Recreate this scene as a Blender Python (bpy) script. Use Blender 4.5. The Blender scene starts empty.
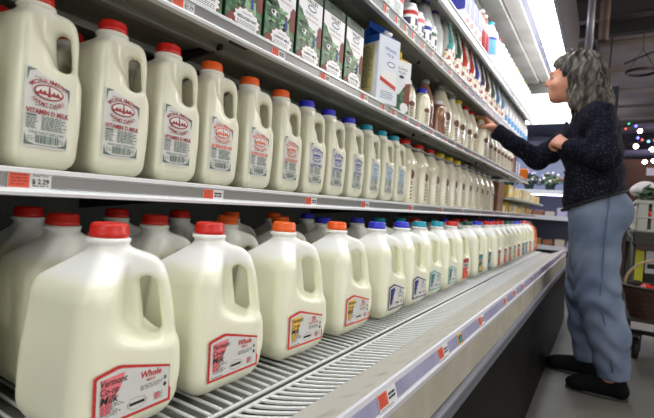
import bpy, math, random
import numpy as np
from mathutils import Vector, Matrix
random.seed(7); np.random.seed(7)
sc = bpy.context.scene
COL = sc.collection
PI = math.pi
R = math.radians

# ------------------------------------------------------------------ materials
MATS = {}
def mat(name, col, rough=.5, metal=0., sss=0., spec=None, emit=None, strength=0., alpha=None, trans=0., coat=0.,
        noise=None, bump=None, coords='Object', col2=None, ramp=(.35, .65), nscale=(1, 1, 1), detail=4.):
    """procedural principled material; noise = scale of a colour mix between col and col2; bump = (scale, strength)"""
    if name in MATS: return MATS[name]
    m = bpy.data.materials.new(name); m.use_nodes = True
    nt = m.node_tree; b = nt.nodes['Principled BSDF']
    def c4(c): return (c[0], c[1], c[2], 1)
    b.inputs['Base Color'].default_value = c4(col)
    b.inputs['Roughness'].default_value = rough
    b.inputs['Metallic'].default_value = metal
    if sss:
        b.inputs['Subsurface Weight'].default_value = sss
        b.inputs['Subsurface Radius'].default_value = (.012, .011, .008)
        b.inputs['Subsurface Scale'].default_value = 1.
    if spec is not None: b.inputs['Specular IOR Level'].default_value = spec
    if trans: b.inputs['Transmission Weight'].default_value = trans
    if coat: b.inputs['Coat Weight'].default_value = coat; b.inputs['Coat Roughness'].default_value = .15
    if emit is not None:
        b.inputs['Emission Color'].default_value = c4(emit); b.inputs['Emission Strength'].default_value = strength
    if noise or bump:
        tc = nt.nodes.new('ShaderNodeTexCoord'); mp = nt.nodes.new('ShaderNodeMapping')
        mp.inputs['Scale'].default_value = nscale
        nt.links.new(tc.outputs[coords], mp.inputs['Vector'])
    if noise:
        n = nt.nodes.new('ShaderNodeTexNoise'); n.inputs['Scale'].default_value = noise; n.inputs['Detail'].default_value = detail
        nt.links.new(mp.outputs['Vector'], n.inputs['Vector'])
        r = nt.nodes.new('ShaderNodeValToRGB')
        r.color_ramp.elements[0].position = ramp[0]; r.color_ramp.elements[0].color = c4(col)
        r.color_ramp.elements[1].position = ramp[1]; r.color_ramp.elements[1].color = c4(col2 or col)
        nt.links.new(n.outputs['Fac'], r.inputs['Fac']); nt.links.new(r.outputs['Color'], b.inputs['Base Color'])
    if bump:
        n2 = nt.nodes.new('ShaderNodeTexNoise'); n2.inputs['Scale'].default_value = bump[0]; n2.inputs['Detail'].default_value = 3
        nt.links.new(mp.outputs['Vector'], n2.inputs['Vector'])
        bp = nt.nodes.new('ShaderNodeBump'); bp.inputs['Strength'].default_value = bump[1]; bp.inputs['Distance'].default_value = .01
        nt.links.new(n2.outputs['Fac'], bp.inputs['Height']); nt.links.new(bp.outputs['Normal'], b.inputs['Normal'])
    MATS[name] = m
    return m
def dull(m, v):
    m.node_tree.nodes['Principled BSDF'].inputs['Specular IOR Level'].default_value = v
    return m
def s(r, g, b):  # srgb 0-255 to linear
    f = lambda v: (v/255/12.92) if v/255 <= .04045 else ((v/255+.055)/1.055)**2.4
    return (f(r), f(g), f(b))

def jug_material(name, milk, plastic, level):
    m = mat(name, milk, rough=.34, sss=.35, spec=.5, coat=.15)
    nt = m.node_tree; b = nt.nodes['Principled BSDF']
    tc = nt.nodes.new('ShaderNodeTexCoord'); sx = nt.nodes.new('ShaderNodeSeparateXYZ')
    nt.links.new(tc.outputs['Object'], sx.inputs[0])
    mr = nt.nodes.new('ShaderNodeMapRange'); mr.inputs['From Min'].default_value = level-.006; mr.inputs['From Max'].default_value = level+.006
    nt.links.new(sx.outputs['Z'], mr.inputs['Value'])
    mx = nt.nodes.new('ShaderNodeMix'); mx.data_type = 'RGBA'
    mx.inputs[6].default_value = (*milk, 1); mx.inputs[7].default_value = (*plastic, 1)
    nt.links.new(mr.outputs[0], mx.inputs[0]); nt.links.new(mx.outputs[2], b.inputs['Base Color'])
    n = nt.nodes.new('ShaderNodeTexNoise'); n.inputs['Scale'].default_value = 14; n.inputs['Detail'].default_value = 2
    nt.links.new(tc.outputs['Object'], n.inputs['Vector'])
    bp = nt.nodes.new('ShaderNodeBump'); bp.inputs['Strength'].default_value = .12; bp.inputs['Distance'].default_value = .012
    nt.links.new(n.outputs['Fac'], bp.inputs['Height']); nt.links.new(bp.outputs['Normal'], b.inputs['Normal'])
    return m
M_GAL = jug_material('gallon_plastic', s(236, 236, 212), s(246, 247, 242), .188)
M_HALF = jug_material('half_gallon_plastic', s(230, 229, 208), s(236, 235, 222), .195)
RED, ORG, BLU, TEAL, GRN, YEL = 'red', 'orange', 'blue', 'teal', 'dark green', 'yellow'
CAPM = {RED: mat('cap_red', s(206, 34, 24), .35), ORG: mat('cap_orange', s(240, 98, 30), .35), BLU: mat('cap_blue', s(48, 52, 200), .35),
        TEAL: mat('cap_teal', s(28, 152, 176), .35), GRN: mat('cap_green', s(18, 74, 58), .35), YEL: mat('cap_yellow', s(235, 200, 30), .35),
        'white': mat('cap_white', s(235, 235, 235), .4), 'purple': mat('cap_purple', s(110, 60, 170), .4), 'grey': mat('cap_grey', s(130, 130, 125), .4)}
WHITE = mat('paper_white', s(232, 232, 228), .5)
INK = mat('ink_black', s(28, 28, 30), .6)
LRED = mat('ink_red', s(196, 40, 34), .5); LDRED = mat('ink_dark_red', s(150, 34, 40), .5); LORG = mat('ink_orange', s(222, 96, 58), .5)
LBLU = mat('ink_blue', s(52, 56, 150), .5); LSKY = mat('ink_light_blue', s(96, 160, 214), .5); LTEAL = mat('ink_teal', s(70, 165, 165), .5)
LGREY = mat('ink_grey_green', s(92, 116, 102), .6); LPINK = mat('ink_pink', s(232, 120, 128), .5); LYEL = mat('ink_yellow', s(236, 190, 70), .5)
LNAVY = mat('ink_navy', s(38, 42, 96), .5); LGRN = mat('ink_green', s(24, 84, 58), .5); LTOM = mat('ink_tomato', s(214, 62, 44), .5)
MLAB = mat('label_film', s(212, 212, 208), .35)
SHELF = mat('shelf_enamel', s(176, 178, 168), .42, noise=9, col2=s(156, 160, 148), bump=(60, .04))
LIPW = mat('lip_white_enamel', s(226, 228, 230), .3)
RAILG = mat('price_channel_grey', s(136, 136, 134), .35)
BACKP = mat('back_panel_enamel', s(96, 98, 92), .5, noise=6, col2=s(78, 80, 76))
DECKP = mat('deck_panel_enamel', s(196, 192, 184), .45, noise=30, col2=s(160, 152, 140), ramp=(.55, .80), detail=8)
WIRE = mat('white_coated_wire', s(225, 228, 226), .35)
FRONTP = mat('front_panel_beige', s(186, 180, 166), .45, noise=14, col2=s(172, 166, 150))
BUMP = mat('bumper_grey', s(96, 98, 106), .35)
KICK = mat('kick_plate_black', s(16, 15, 15), .5, noise=5, col2=s(28, 27, 26), nscale=(1, 1, 4))
RAILP = mat('rail_lavender', s(170, 168, 198), .3, noise=12, col2=s(150, 148, 178))

# ------------------------------------------------------------------ mesh building
class MB:
    def __init__(s_): s_.v = []; s_.f = []; s_.m = []; s_.s = []
    def add(s_, vs, fs, m=0, smooth=False):
        o = len(s_.v); s_.v += [tuple(map(float, q)) for q in vs]
        for f in fs: s_.f.append([o+i for i in f]); s_.m.append(m); s_.s.append(smooth)
        return s_
    def box(s_, x0, x1, y0, y1, z0, z1, m=0):
        return s_.add([(x0, y0, z0), (x1, y0, z0), (x1, y1, z0), (x0, y1, z0), (x0, y0, z1), (x1, y0, z1), (x1, y1, z1), (x0, y1, z1)],
                      [(0, 3, 2, 1), (4, 5, 6, 7), (0, 1, 5, 4), (1, 2, 6, 5), (2, 3, 7, 6), (3, 0, 4, 7)], m)
    def extrude_x(s_, poly, x0, x1, m=0, smooth=False):   # poly of (y,z)
        n = len(poly)
        vs = [(x0, y, z) for y, z in poly]+[(x1, y, z) for y, z in poly]
        fs = [(i, (i+1) % n, n+(i+1) % n, n+i) for i in range(n)]
        s_.add(vs, fs, m, smooth); s_.add([], [], m)
        o = len(s_.v)-2*n
        s_.f.append([o+i for i in range(n)][::-1]); s_.m.append(m); s_.s.append(False)
        s_.f.append([o+n+i for i in range(n)]); s_.m.append(m); s_.s.append(False)
        return s_
    def prism(s_, poly, z0, z1, m=0):   # poly of (x,y)
        n = len(poly); o = len(s_.v)
        s_.add([(x, y, z0) for x, y in poly]+[(x, y, z1) for x, y in poly], [(i, (i+1) % n, n+(i+1) % n, n+i) for i in range(n)], m)
        s_.f.append([o+i for i in range(n)][::-1]); s_.m.append(m); s_.s.append(False)
        s_.f.append([o+n+i for i in range(n)]); s_.m.append(m); s_.s.append(False)
        return s_
    def loft(s_, prof, n=32, m=0, c=(0, 0), p=2., ribs=0, smooth=True, cap0=True, cap1=True):
        """prof: (r, z[, p]) rings; superellipse exponent p"""
        rings = []; o = len(s_.v)
        for q in prof:
            r, z = q[0], q[1]; pp = q[2] if len(q) > 2 else p
            for i in range(n):
                a = 2*PI*i/n; ca, sa = math.cos(a), math.sin(a)
                k = (abs(ca)**pp+abs(sa)**pp)**(-1/pp)
                rr = r*k*(1+(ribs if i % 2 else 0)*(1 if len(q) > 3 else 0))
                s_.v.append((c[0]+rr*ca, c[1]+rr*sa, z))
        for j in range(len(prof)-1):
            for i in range(n):
                a, b = o+j*n+i, o+j*n+(i+1) % n
                s_.f.append([a, b, b+n, a+n]); s_.m.append(m); s_.s.append(smooth)
        if cap0: s_.f.append([o+i for i in range(n)][::-1]); s_.m.append(m); s_.s.append(False)
        if cap1: s_.f.append([o+(len(prof)-1)*n+i for i in range(n)]); s_.m.append(m); s_.s.append(False)
        return s_
    def tube(s_, pts, r, n=8, m=0, closed=False):
        pts = [Vector(p) for p in pts]; o = len(s_.v); N = len(pts)
        rr = r if isinstance(r, (list, tuple)) else [r]*N
        prev = None
        for i, p in enumerate(pts):
            if closed: t = pts[(i+1) % N]-pts[i-1]
            else: t = pts[min(i+1, N-1)]-pts[max(i-1, 0)]
            t.normalize()
            if prev is None:
                a = t.orthogonal().normalized()
            else:
                a = (prev-t*prev.dot(t)).normalized()
            prev = a; b = t.cross(a)
            for k in range(n):
                an = 2*PI*k/n; q = p+(a*math.cos(an)+b*math.sin(an))*rr[i]
                s_.v.append(tuple(q))
        for i in range(N if closed else N-1):
            for k in range(n):
                a = o+i*n+k; b = o+i*n+(k+1) % n; j = ((i+1) % N)
                c = o+j*n+(k+1) % n; d = o+j*n+k
                s_.f.append([a, b, c, d]); s_.m.append(m); s_.s.append(True)
        if not closed:
            s_.f.append([o+k for k in range(n)][::-1]); s_.m.append(m); s_.s.append(False)
            s_.f.append([o+(N-1)*n+k for k in range(n)]); s_.m.append(m); s_.s.append(False)
        return s_
    def ball(s_, c, r, n=12, m=0):
        r = r if isinstance(r, (tuple, list)) else (r, r, r)
        vs = []; h = n//2
        for j in range(1, h):
            t = PI*j/h
            for i in range(n):
                a = 2*PI*i/n; vs.append((c[0]+r[0]*math.sin(t)*math.cos(a), c[1]+r[1]*math.sin(t)*math.sin(a), c[2]-r[2]*math.cos(t)))
        fs = [(j*n+i, j*n+(i+1) % n, (j+1)*n+(i+1) % n, (j+1)*n+i) for j in range(h-2) for i in range(n)]
        b = len(vs); vs += [(c[0], c[1], c[2]-r[2]), (c[0], c[1], c[2]+r[2])]
        fs += [(b, (i+1) % n, i) for i in range(n)]+[(b+1, (h-2)*n+i, (h-2)*n+(i+1) % n) for i in range(n)]
        return s_.add(vs, fs, m, True)
    def mesh(s_, name, mats):
        me = bpy.data.meshes.new(name); me.from_pydata(s_.v, [], s_.f)
        for mm in (mats if isinstance(mats, (list, tuple)) else [mats]): me.materials.append(mm)
        me.polygons.foreach_set('material_index', s_.m); me.polygons.foreach_set('use_smooth', s_.s); me.update()
        return me
    def build(s_, name, mats, parent=None, bevel=0, loc=(0, 0, 0)):
        return obj(name, s_.mesh(name, mats), parent, bevel, loc)
def obj(name, me, parent=None, bevel=0, loc=(0, 0, 0)):
    o = bpy.data.objects.new(name, me); COL.objects.link(o); o.location = loc
    if parent is not None: o.parent = parent
    if bevel:
        b = o.modifiers.new('bevel', 'BEVEL'); b.width = bevel; b.segments = 2; b.limit_method = 'ANGLE'; b.angle_limit = R(40)
    return o
SEEN = {}
def tag(o, label=None, cat=None, group=None, kind=None):
    if label:
        n = len(label.split())
        if not 4 <= n <= 16: print('BADLABEL', n, label)
        o['label'] = label
    if cat: o['category'] = cat
    if group: o['group'] = group
    if kind: o['kind'] = kind
    return o
def empty(name, loc=(0, 0, 0), rz=0):
    o = bpy.data.objects.new(name, None); COL.objects.link(o); o.location = loc; o.rotation_euler = (0, 0, rz); o.empty_display_size = .05
    return o
def copy_tree(o, parent=None):
    c = o.copy(); COL.objects.link(c)
    if parent is not None: c.parent = parent
    for ch in [q for q in list(bpy.data.objects) if q.parent == o]: copy_tree(ch, c)
    return c
ORD = ['first', 'second', 'third', 'fourth', 'fifth', 'sixth', 'seventh', 'eighth', 'ninth', 'tenth', 'eleventh', 'twelfth', 'thirteenth',
       'fourteenth', 'fifteenth', 'sixteenth', 'seventeenth', 'eighteenth', 'nineteenth', 'twentieth'] + ['twenty-'+q for q in
       ['first', 'second', 'third', 'fourth', 'fifth', 'sixth', 'seventh', 'eighth', 'ninth']]

# ------------------------------------------------------------------ implicit surfaces (smooth unions meshed with surface nets)
class Field:
    def __init__(s_, lo, hi, h):
        s_.lo = np.array(lo, float); s_.h = h
        s_.ax = [np.arange(lo[i], hi[i]+h, h) for i in range(3)]
        s_.V = np.full([len(a) for a in s_.ax], 1., np.float32); s_.off = np.zeros(3)
    def sub(s_, lo, hi):
        sl = []
        for i in range(3):
            a = int(max(0, math.floor((lo[i]-s_.lo[i])/s_.h))); b = int(min(len(s_.ax[i]), math.ceil((hi[i]-s_.lo[i])/s_.h)+1))
            if b <= a: return None
            sl.append(slice(a, b))
        return tuple(sl)
    def grid(s_, sl):
        return (s_.ax[0][sl[0]][:, None, None], s_.ax[1][sl[1]][None, :, None], s_.ax[2][sl[2]][None, None, :])
    def apply(s_, fn, lo, hi, k, op='add'):
        mg = k+4*s_.h if op == 'add' else 0
        sl = s_.sub([q-mg for q in lo], [q+mg for q in hi])
        if sl is None: return s_
        X, Y, Z = s_.grid(sl); d = fn(X, Y, Z); a = s_.V[sl]
        if op == 'add':
            hh = np.maximum(k-np.abs(a-d), 0)/k if k else 0
            s_.V[sl] = np.minimum(a, d)-(hh*hh*k/4 if k else 0)
        else:
            d = -d; hh = np.maximum(k-np.abs(a-d), 0)/k if k else 0
            s_.V[sl] = np.maximum(a, d)+(hh*hh*k/4 if k else 0)
        return s_
    def cone(s_, a, b, ra, rb, k=.01, sx=1., op='add'):
        """tapered capsule; sx scales x about the axis (sx<1 = wider in x)"""
        a = np.array(a, float)+s_.off; b = np.array(b, float)+s_.off
        def fn(X, Y, Z):
            dx, dy, dz = (b-a); mxx = a[0]
            L2 = dx*dx+dy*dy+dz*dz+1e-9
            t = np.clip(((X-a[0])*dx+(Y-a[1])*dy+(Z-a[2])*dz)/L2, 0, 1)
            ex = (X-a[0]-t*dx)*sx
            return np.sqrt(ex*ex+(Y-a[1]-t*dy)**2+(Z-a[2]-t*dz)**2)-(ra+(rb-ra)*t)
        r = max(ra, rb); rx = r/sx
        lo = np.minimum(a, b)-[rx, r, r]; hi = np.maximum(a, b)+[rx, r, r]
        return s_.apply(fn, lo, hi, k, op)
    def ell(s_, c, r, k=.01, op='add'):
        c = [c[i]+s_.off[i] for i in range(3)]
        def fn(X, Y, Z):
            u, v, w = (X-c[0])/r[0], (Y-c[1])/r[1], (Z-c[2])/r[2]
            q = np.sqrt(u*u+v*v+w*w); g = np.sqrt((u/r[0])**2+(v/r[1])**2+(w/r[2])**2)+1e-6
            return q*(q-1)/g
        big = .05 if op != 'add' else 0
        return s_.apply(fn, [c[i]-r[i]-big for i in range(3)], [c[i]+r[i]+big for i in range(3)], k, op)
    def mesh(s_):
        V = s_.V; nx, ny, nz = V.shape
        S = V < 0
        acc = np.zeros((nx-1, ny-1, nz-1, 3), np.float32); cnt = np.zeros((nx-1, ny-1, nz-1), np.int32)
        for axis in range(3):
            for p in (0, 1):
                for q in (0, 1):
                    o = [0, 0, 0]; oth = [i for i in range(3) if i != axis]; o[oth[0]] = p; o[oth[1]] = q
                    o2 = list(o); o2[axis] = 1
                    def sl(o): return tuple(slice(o[i], o[i]+V.shape[i]-1) for i in range(3))
                    a, b = V[sl(o)], V[sl(o2)]
                    cr = (a < 0) != (b < 0)
                    den = np.where(cr, a-b, 1); t = np.where(cr, a/den, 0)
                    cnt += cr
                    for i in range(3):
                        acc[..., i] += np.where(cr, (t if i == axis else o[i]), 0)
        act = cnt > 0
        idx = np.full(cnt.shape, -1, np.int64); idx[act] = np.arange(act.sum())
        ijk = np.argwhere(act)
        verts = s_.lo+(ijk+acc[act]/cnt[act][:, None])*s_.h
        faces = []
        for axis in range(3):
            o1, o2 = [(1, 2), (2, 0), (0, 1)][axis]
            base = [slice(1, V.shape[i]-1) for i in range(3)]; base[axis] = slice(0, V.shape[axis]-1)
            nxt = list(base); nxt[axis] = slice(1, V.shape[axis])
            a = S[tuple(base)]; b = S[tuple(nxt)]
            cr = np.argwhere(a != b)
            if not len(cr): continue
            flip = a[tuple(cr.T)]
            cell = cr+np.array([base[i].start for i in range(3)])
            def I(d1, d2):
                c = cell.copy(); c[:, o1] -= d1; c[:, o2] -= d2
                return idx[tuple(c.T)]
            q = np.stack([I(1, 1), I(0, 1), I(0, 0), I(1, 0)], 1)
            q[~flip] = q[~flip][:, ::-1]
            faces.append(q)
        return verts, np.concatenate(faces)
    def build(s_, name, m, parent=None, smooth_iter=0, loc=(0, 0, 0), keep_mesh=False):
        v, f = s_.mesh()
        me = bpy.data.meshes.new(name); me.from_pydata(v.tolist(), [], f.tolist())
        me.polygons.foreach_set('use_smooth', [True]*len(me.polygons)); me.materials.append(m); me.update()
        if keep_mesh: return me
        o = obj(name, me, parent, loc=loc)
        if smooth_iter:
            mo = o.modifiers.new('smooth', 'SMOOTH'); mo.iterations = smooth_iter; mo.factor = .5
        return o

# ------------------------------------------------------------------ flat printing (labels) with real lettering
_tc = {}
def text_geo(t, bold=0., shear=0.):
    k = (t, bold, shear)
    if k in _tc: return _tc[k]
    cu = bpy.data.curves.new('t', 'FONT'); cu.body = t; cu.size = 1; cu.resolution_u = 2; cu.offset = bold; cu.shear = shear
    ob = bpy.data.objects.new('t', cu); COL.objects.link(ob)
    dg = bpy.context.evaluated_depsgraph_get(); me = bpy.data.meshes.new_from_object(ob.evaluated_get(dg))
    v = np.array([q.co[:2] for q in me.vertices]) if len(me.vertices) else np.zeros((0, 2)); f = [list(p.vertices) for p in me.polygons]
    bpy.data.objects.remove(ob); bpy.data.curves.remove(cu); bpy.data.meshes.remove(me)
    if len(v): v = v-np.array([(v[:, 0].min()+v[:, 0].max())/2, 0])
    _tc[k] = (v, f)
    return _tc[k]
class Flat:
    """prints polygons and letters on a plane; fn(u,v,layer)->xyz"""
    def __init__(s_, fn): s_.fn = fn; s_.mb = MB(); s_.mats = []; s_.l = 0
    def mi(s_, m):
        if m not in s_.mats: s_.mats.append(m)
        return s_.mats.index(m)
    def poly(s_, pts, m, layer=0):
        s_.mb.add([s_.fn(u, v, layer) for u, v in pts], [list(range(len(pts)))], s_.mi(m)); return s_
    def rect(s_, u0, u1, v0, v1, m, layer=0): return s_.poly([(u0, v0), (u1, v0), (u1, v1), (u0, v1)], m, layer)
    def ell(s_, c, r, m, layer=0, n=20, jag=0):
        return s_.poly([(c[0]+r[0]*math.cos(2*PI*i/n)*(1+jag*((i % 2)-.5)), c[1]+r[1]*math.sin(2*PI*i/n)*(1+jag*((i % 2)-.5))) for i in range(n)], m, layer)
    def frame(s_, u0, u1, v0, v1, w, m, layer=0):
        s_.rect(u0, u1, v0, v0+w, m, layer); s_.rect(u0, u1, v1-w, v1, m, layer); s_.rect(u0, u0+w, v0, v1, m, layer); s_.rect(u1-w, u1, v0, v1, m, layer); return s_
    def text(s_, t, u, v, size, m, layer=0, width=None, bold=0., shear=0., arc=None, align='c', rot=0.):
        g, f = text_geo(t, bold, shear)
        if not len(g): return s_
        w = g[:, 0].max()-g[:, 0].min(); k = size if width is None else None
        ku = width/w if width else size; kv = size
        P = np.stack([g[:, 0]*ku, g[:, 1]*kv], 1)
        if align == 'l': P[:, 0] += w*ku/2
        if arc:   # arc=(radius_u, radius_v, direction) letters bent round an ellipse centred on u,v
            ru, rv, d = arc
            a = P[:, 0]/ru
            if d > 0: P = np.stack([(1+P[:, 1]/ru)*ru*np.sin(a), (1+P[:, 1]/rv)*rv*np.cos(a)], 1)
            else: P = np.stack([(1-P[:, 1]/ru)*ru*np.sin(a), -(1-P[:, 1]/rv)*rv*np.cos(a)], 1)
        if rot:
            c, q = math.cos(rot), math.sin(rot); P = np.stack([P[:, 0]*c-P[:, 1]*q, P[:, 0]*q+P[:, 1]*c], 1)
        s_.mb.add([s_.fn(u+p[0], v+p[1], layer) for p in P], f, s_.mi(m)); return s_
    def lines(s_, u0, u1, v1, v0, n, m, layer=0, th=.35, rag=.3):
        p = (v1-v0)/n
        for i in range(n):
            e = u1-(u1-u0)*rag*random.random(); y = v1-p*(i+.5); x = u0
            while x < e:
                w = random.uniform(.0025, .007); s_.rect(x, min(x+w, e), y-p*th/2, y+p*th/2, m, layer); x += w+.0012
        return s_
    def mesh(s_, name): return s_.mb.mesh(name, s_.mats)
LAY = .00022
def front_plane(y): return lambda u, v, l: (u, y-LAY*(l+1), v)

# ------------------------------------------------------------------ milk jugs
def wall(a, z, sh): return a-.0012*np.cos(np.clip(z/sh, 0, 1)*2*PI)-(.0075 if a > .06 else .0025)*np.clip(z/sh, 0, 1)
def jug_field(a, H, sh, neck, ssm, tz, h, cr, hand_t, hole, rec, rsm=.012):
    """a half width, H height to the neck top, sh=(z body top), square section with the handle on the +x -y corner"""
    F = Field((-a-.012, -a-.012, -.006), (a+.012, a+.012, H+.01), h)
    X, Y, Z = F.grid(tuple(slice(None) for _ in range(3)))
    T = (X-Y)/math.sqrt(2); Q = (X+Y)/math.sqrt(2)
    def smax(p, q, k):
        hh = np.maximum(k-np.abs(p-q), 0)/k; return np.maximum(p, q)+hh*hh*k/4
    def smin(p, q, k):
        hh = np.maximum(k-np.abs(p-q), 0)/k; return np.minimum(p, q)-hh*hh*k/4
    aa = wall(a, Z, sh)-a*.16*np.clip(1-Z/(a*.6), 0, 1)**2            # slightly bellied wall
    qx, qy = np.abs(X)-(aa-cr), np.abs(Y)-(aa-cr)
    side = np.sqrt(np.maximum(qx, 0)**2+np.maximum(qy, 0)**2)+np.minimum(np.maximum(qx, qy), 0)-cr
    # shoulders: four sloping planes up to the neck
    rz = neck; sl = (tz-sh)/(a-rz)
    n = math.hypot(1, sl)
    m4 = smax(smax(X, -X, .012), smax(Y, -Y, .012), .012)
    shp = ((Z-sh)+sl*(m4-(a-.0075 if a > .06 else a-.0025)))/n
    body = smax(smax(side, shp, ssm), -Z, cr*1.7)
    # recess at the handle corner
    t0, z0 = rec
    cut = smax(-(T-t0), -(Z-z0-hand_t[3]*(hand_t[2]-T)), hand_t[4])       # outside t0, above the sloping floor
    body = smax(body, -cut, rsm)
    # handle plate
    pts = hand_t[1]
    ply = None
    for (x0, y0), (x1, y1) in zip(pts, pts[1:]+pts[:1]):
        ex, ey = x1-x0, y1-y0; L = math.hypot(ex, ey)
        d = ((T-x0)*ey-(Z-y0)*ex)/L
        ply = d if ply is None else smax(ply, d, .011)
    w = hand_t[0]
    plate = smax(ply, np.abs(Q)-w, .010)
    b = smin(body, plate, .012)
    ht, hz0, hz1, hr = hole
    zc = np.clip(Z, hz0, hz1); tt = ht-(Z-(hz0+hz1)/2)*(.16 if a > .06 else .08)
    hole_d = np.sqrt((T-tt)**2+(Z-zc)**2)-hr
    b = smax(b, -hole_d, .010)
    rr = np.sqrt(X*X+Y*Y)
    nk = np.maximum(rr-neck*.92, np.maximum(Z-H, (tz-.03)-Z)); ring = np.sqrt(np.maximum(rr-neck*1.12, 0)**2+np.maximum(np.abs(Z-(H-.0085))-.0015, 0)**2)-.0014
    b = smin(b, nk, .010); b = np.minimum(b, ring)
    F.V = b.astype(np.float32)
    return F
def jug_parts(kind):
    if kind == 'gallon':
        a = .0735
        F = jug_field(a, .238, .176, .0215, .011, .222, .0024, .026, (.0138, [(0, .04), (.068, .035), (.0920, .060), (.0925, .085), (.0865, .125), (.0755, .186), (.060, .211), (.0, .227)], .092, .30, .026),
                      (.0530, .126, .176, .0112), (.024, .104), .010)
        me = F.build('body', M_GAL, keep_mesh=True); capz, capr, H = .2330, .0222, .2505
    else:
        a = .0420
        F = jug_field(a, .216, .184, .0185, .009, .202, .0018, .012, (.0100, [(0, .03), (.044, .02), (.0530, .05), (.0530, .13), (.0515, .184), (.043, .200), (.0, .208)], .052, .95, .018),
                      (.0330, .137, .170, .0082), (.010, .121), .009)
        me = F.build('body', M_HALF, keep_mesh=True); capz, capr, H = .2105, .0192, .2270
    return me, capz, capr, H
def cap_mesh(r, z, H):
    mb = MB(); n = 72
    prof = [(r*.97, z), (r*1.02, z+.0015), (r*1.02, z+.006), (r*.975, z+.0068, 2, 1), (r*.955, H-.004, 2, 1), (r*.92, H-.0012), (r*.82, H), (r*.70, H), (r*.68, H-.0006), (.001, H-.0006)]
    return mb.loft(prof, n=n, ribs=.03).mesh('cap', CAPM[RED])
def gallon_label(kind):
    # kinds: (border, band, word, sub)
    yf = lambda v: -float(wall(.0735, v, .176))-.0009
    border, band, big, small, bigm = {'whole': (LRED, LPINK, 'Whole', 'MILK', LRED), 'two': (LTOM, LYEL, '2%', 'REDUCED FAT MILK', LRED),
                                      'one': (LNAVY, LBLU, '1%', 'LOWFAT MILK', LBLU), 'skim': (LTEAL, LTEAL, 'Skim', 'FAT FREE MILK', LTEAL)}[kind]
    F = Flat(lambda u, v, l: (u, yf(v)-LAY*(l+1), v))
    out = [(-.055, .034), (.047, .034), (.0475, .0775), (.0465, .079), (-.022, .097), (-.028, .0975), (-.053, .0925), (-.0555, .0905)]
    c = (-.004, .064); ins = [(c[0]+(u-c[0])*.925, c[1]+(v-c[1])*.88) for u, v in out]
    F.poly(out, border, 0); F.poly(ins, MLAB, 1)
    F.poly([(-.047, .0475), (-.036, .0475), (-.033, .060), (-.024, .072), (-.018, .0890), (-.047, .0865)], band, 2)
    F.text('Vermont', -.0475, .0785, .0108, INK, 3, width=.032, bold=.012, shear=.2, align='l')
    F.text('Co-op', -.0475, .0695, .0108, INK, 3, width=.022, bold=.012, shear=.2, align='l')
    F.text('Milk', -.0475, .0590, .0130, INK, 3, width=.022, bold=.015, shear=.2, align='l')
    F.text(big, .0165, .0735, .0110, bigm, 3, width=.029 if len(big) > 2 else .014, bold=.025, shear=.15, rot=-.04)
    F.text(small, .0165, .0685, .0044, bigm, 3, width=.012 if len(small) < 5 else .030, bold=.01)
    F.lines(-.046, -.018, .058, .044, 6, INK, 3, rag=.5)
    F.lines(.002, .034, .0655, .0595, 3, INK, 3, rag=.2)
    for k in range(24):
        a0 = 2*PI*k/24
        F.rect(-.001+.0125*math.cos(a0)-.0006, -.001+.0125*math.cos(a0)+.0006, .0475+.0065*math.sin(a0)-.0004, .0475+.0065*math.sin(a0)+.0004, INK, 3)
    F.rect(-.011, .009, .0458, .0492, INK, 3)
    F.ell((.026, .047), (.0045, .004), LPINK, 3); F.lines(.022, .038, .0515, .0415, 4, LGREY, 4)
    F.ell((.037, .066), (.0022, .0026), LGREY, 3); F.ell((.037, .0575), (.0022, .0026), INK, 3)
    F.lines(-.048, -.02, .041, .038, 1, INK, 3)
    return F.mesh('label')
def picture_label(bg, top, blob):
    F = Flat(lambda u, v, l: (u, -float(wall(.0735, v, .176))-.0009-LAY*(l+1), v))
    F.rect(-.046, .030, .030, .108, bg, 0); F.rect(-.042, .026, .094, .1045, top, 1); F.rect(-.042, .026, .074, .0915, MLAB, 1)
    F.text('MILK', -.008, .0775, .014, INK, 2, width=.05, bold=.03)
    F.ell((-.022, .050), (.016, .015), blob, 1, jag=.15); F.ell((.006, .046), (.015, .012), blob, 1, jag=.2); F.ell((.012, .062), (.009, .008), MLAB, 2, jag=.2)
    return F.mesh('label')
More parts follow.
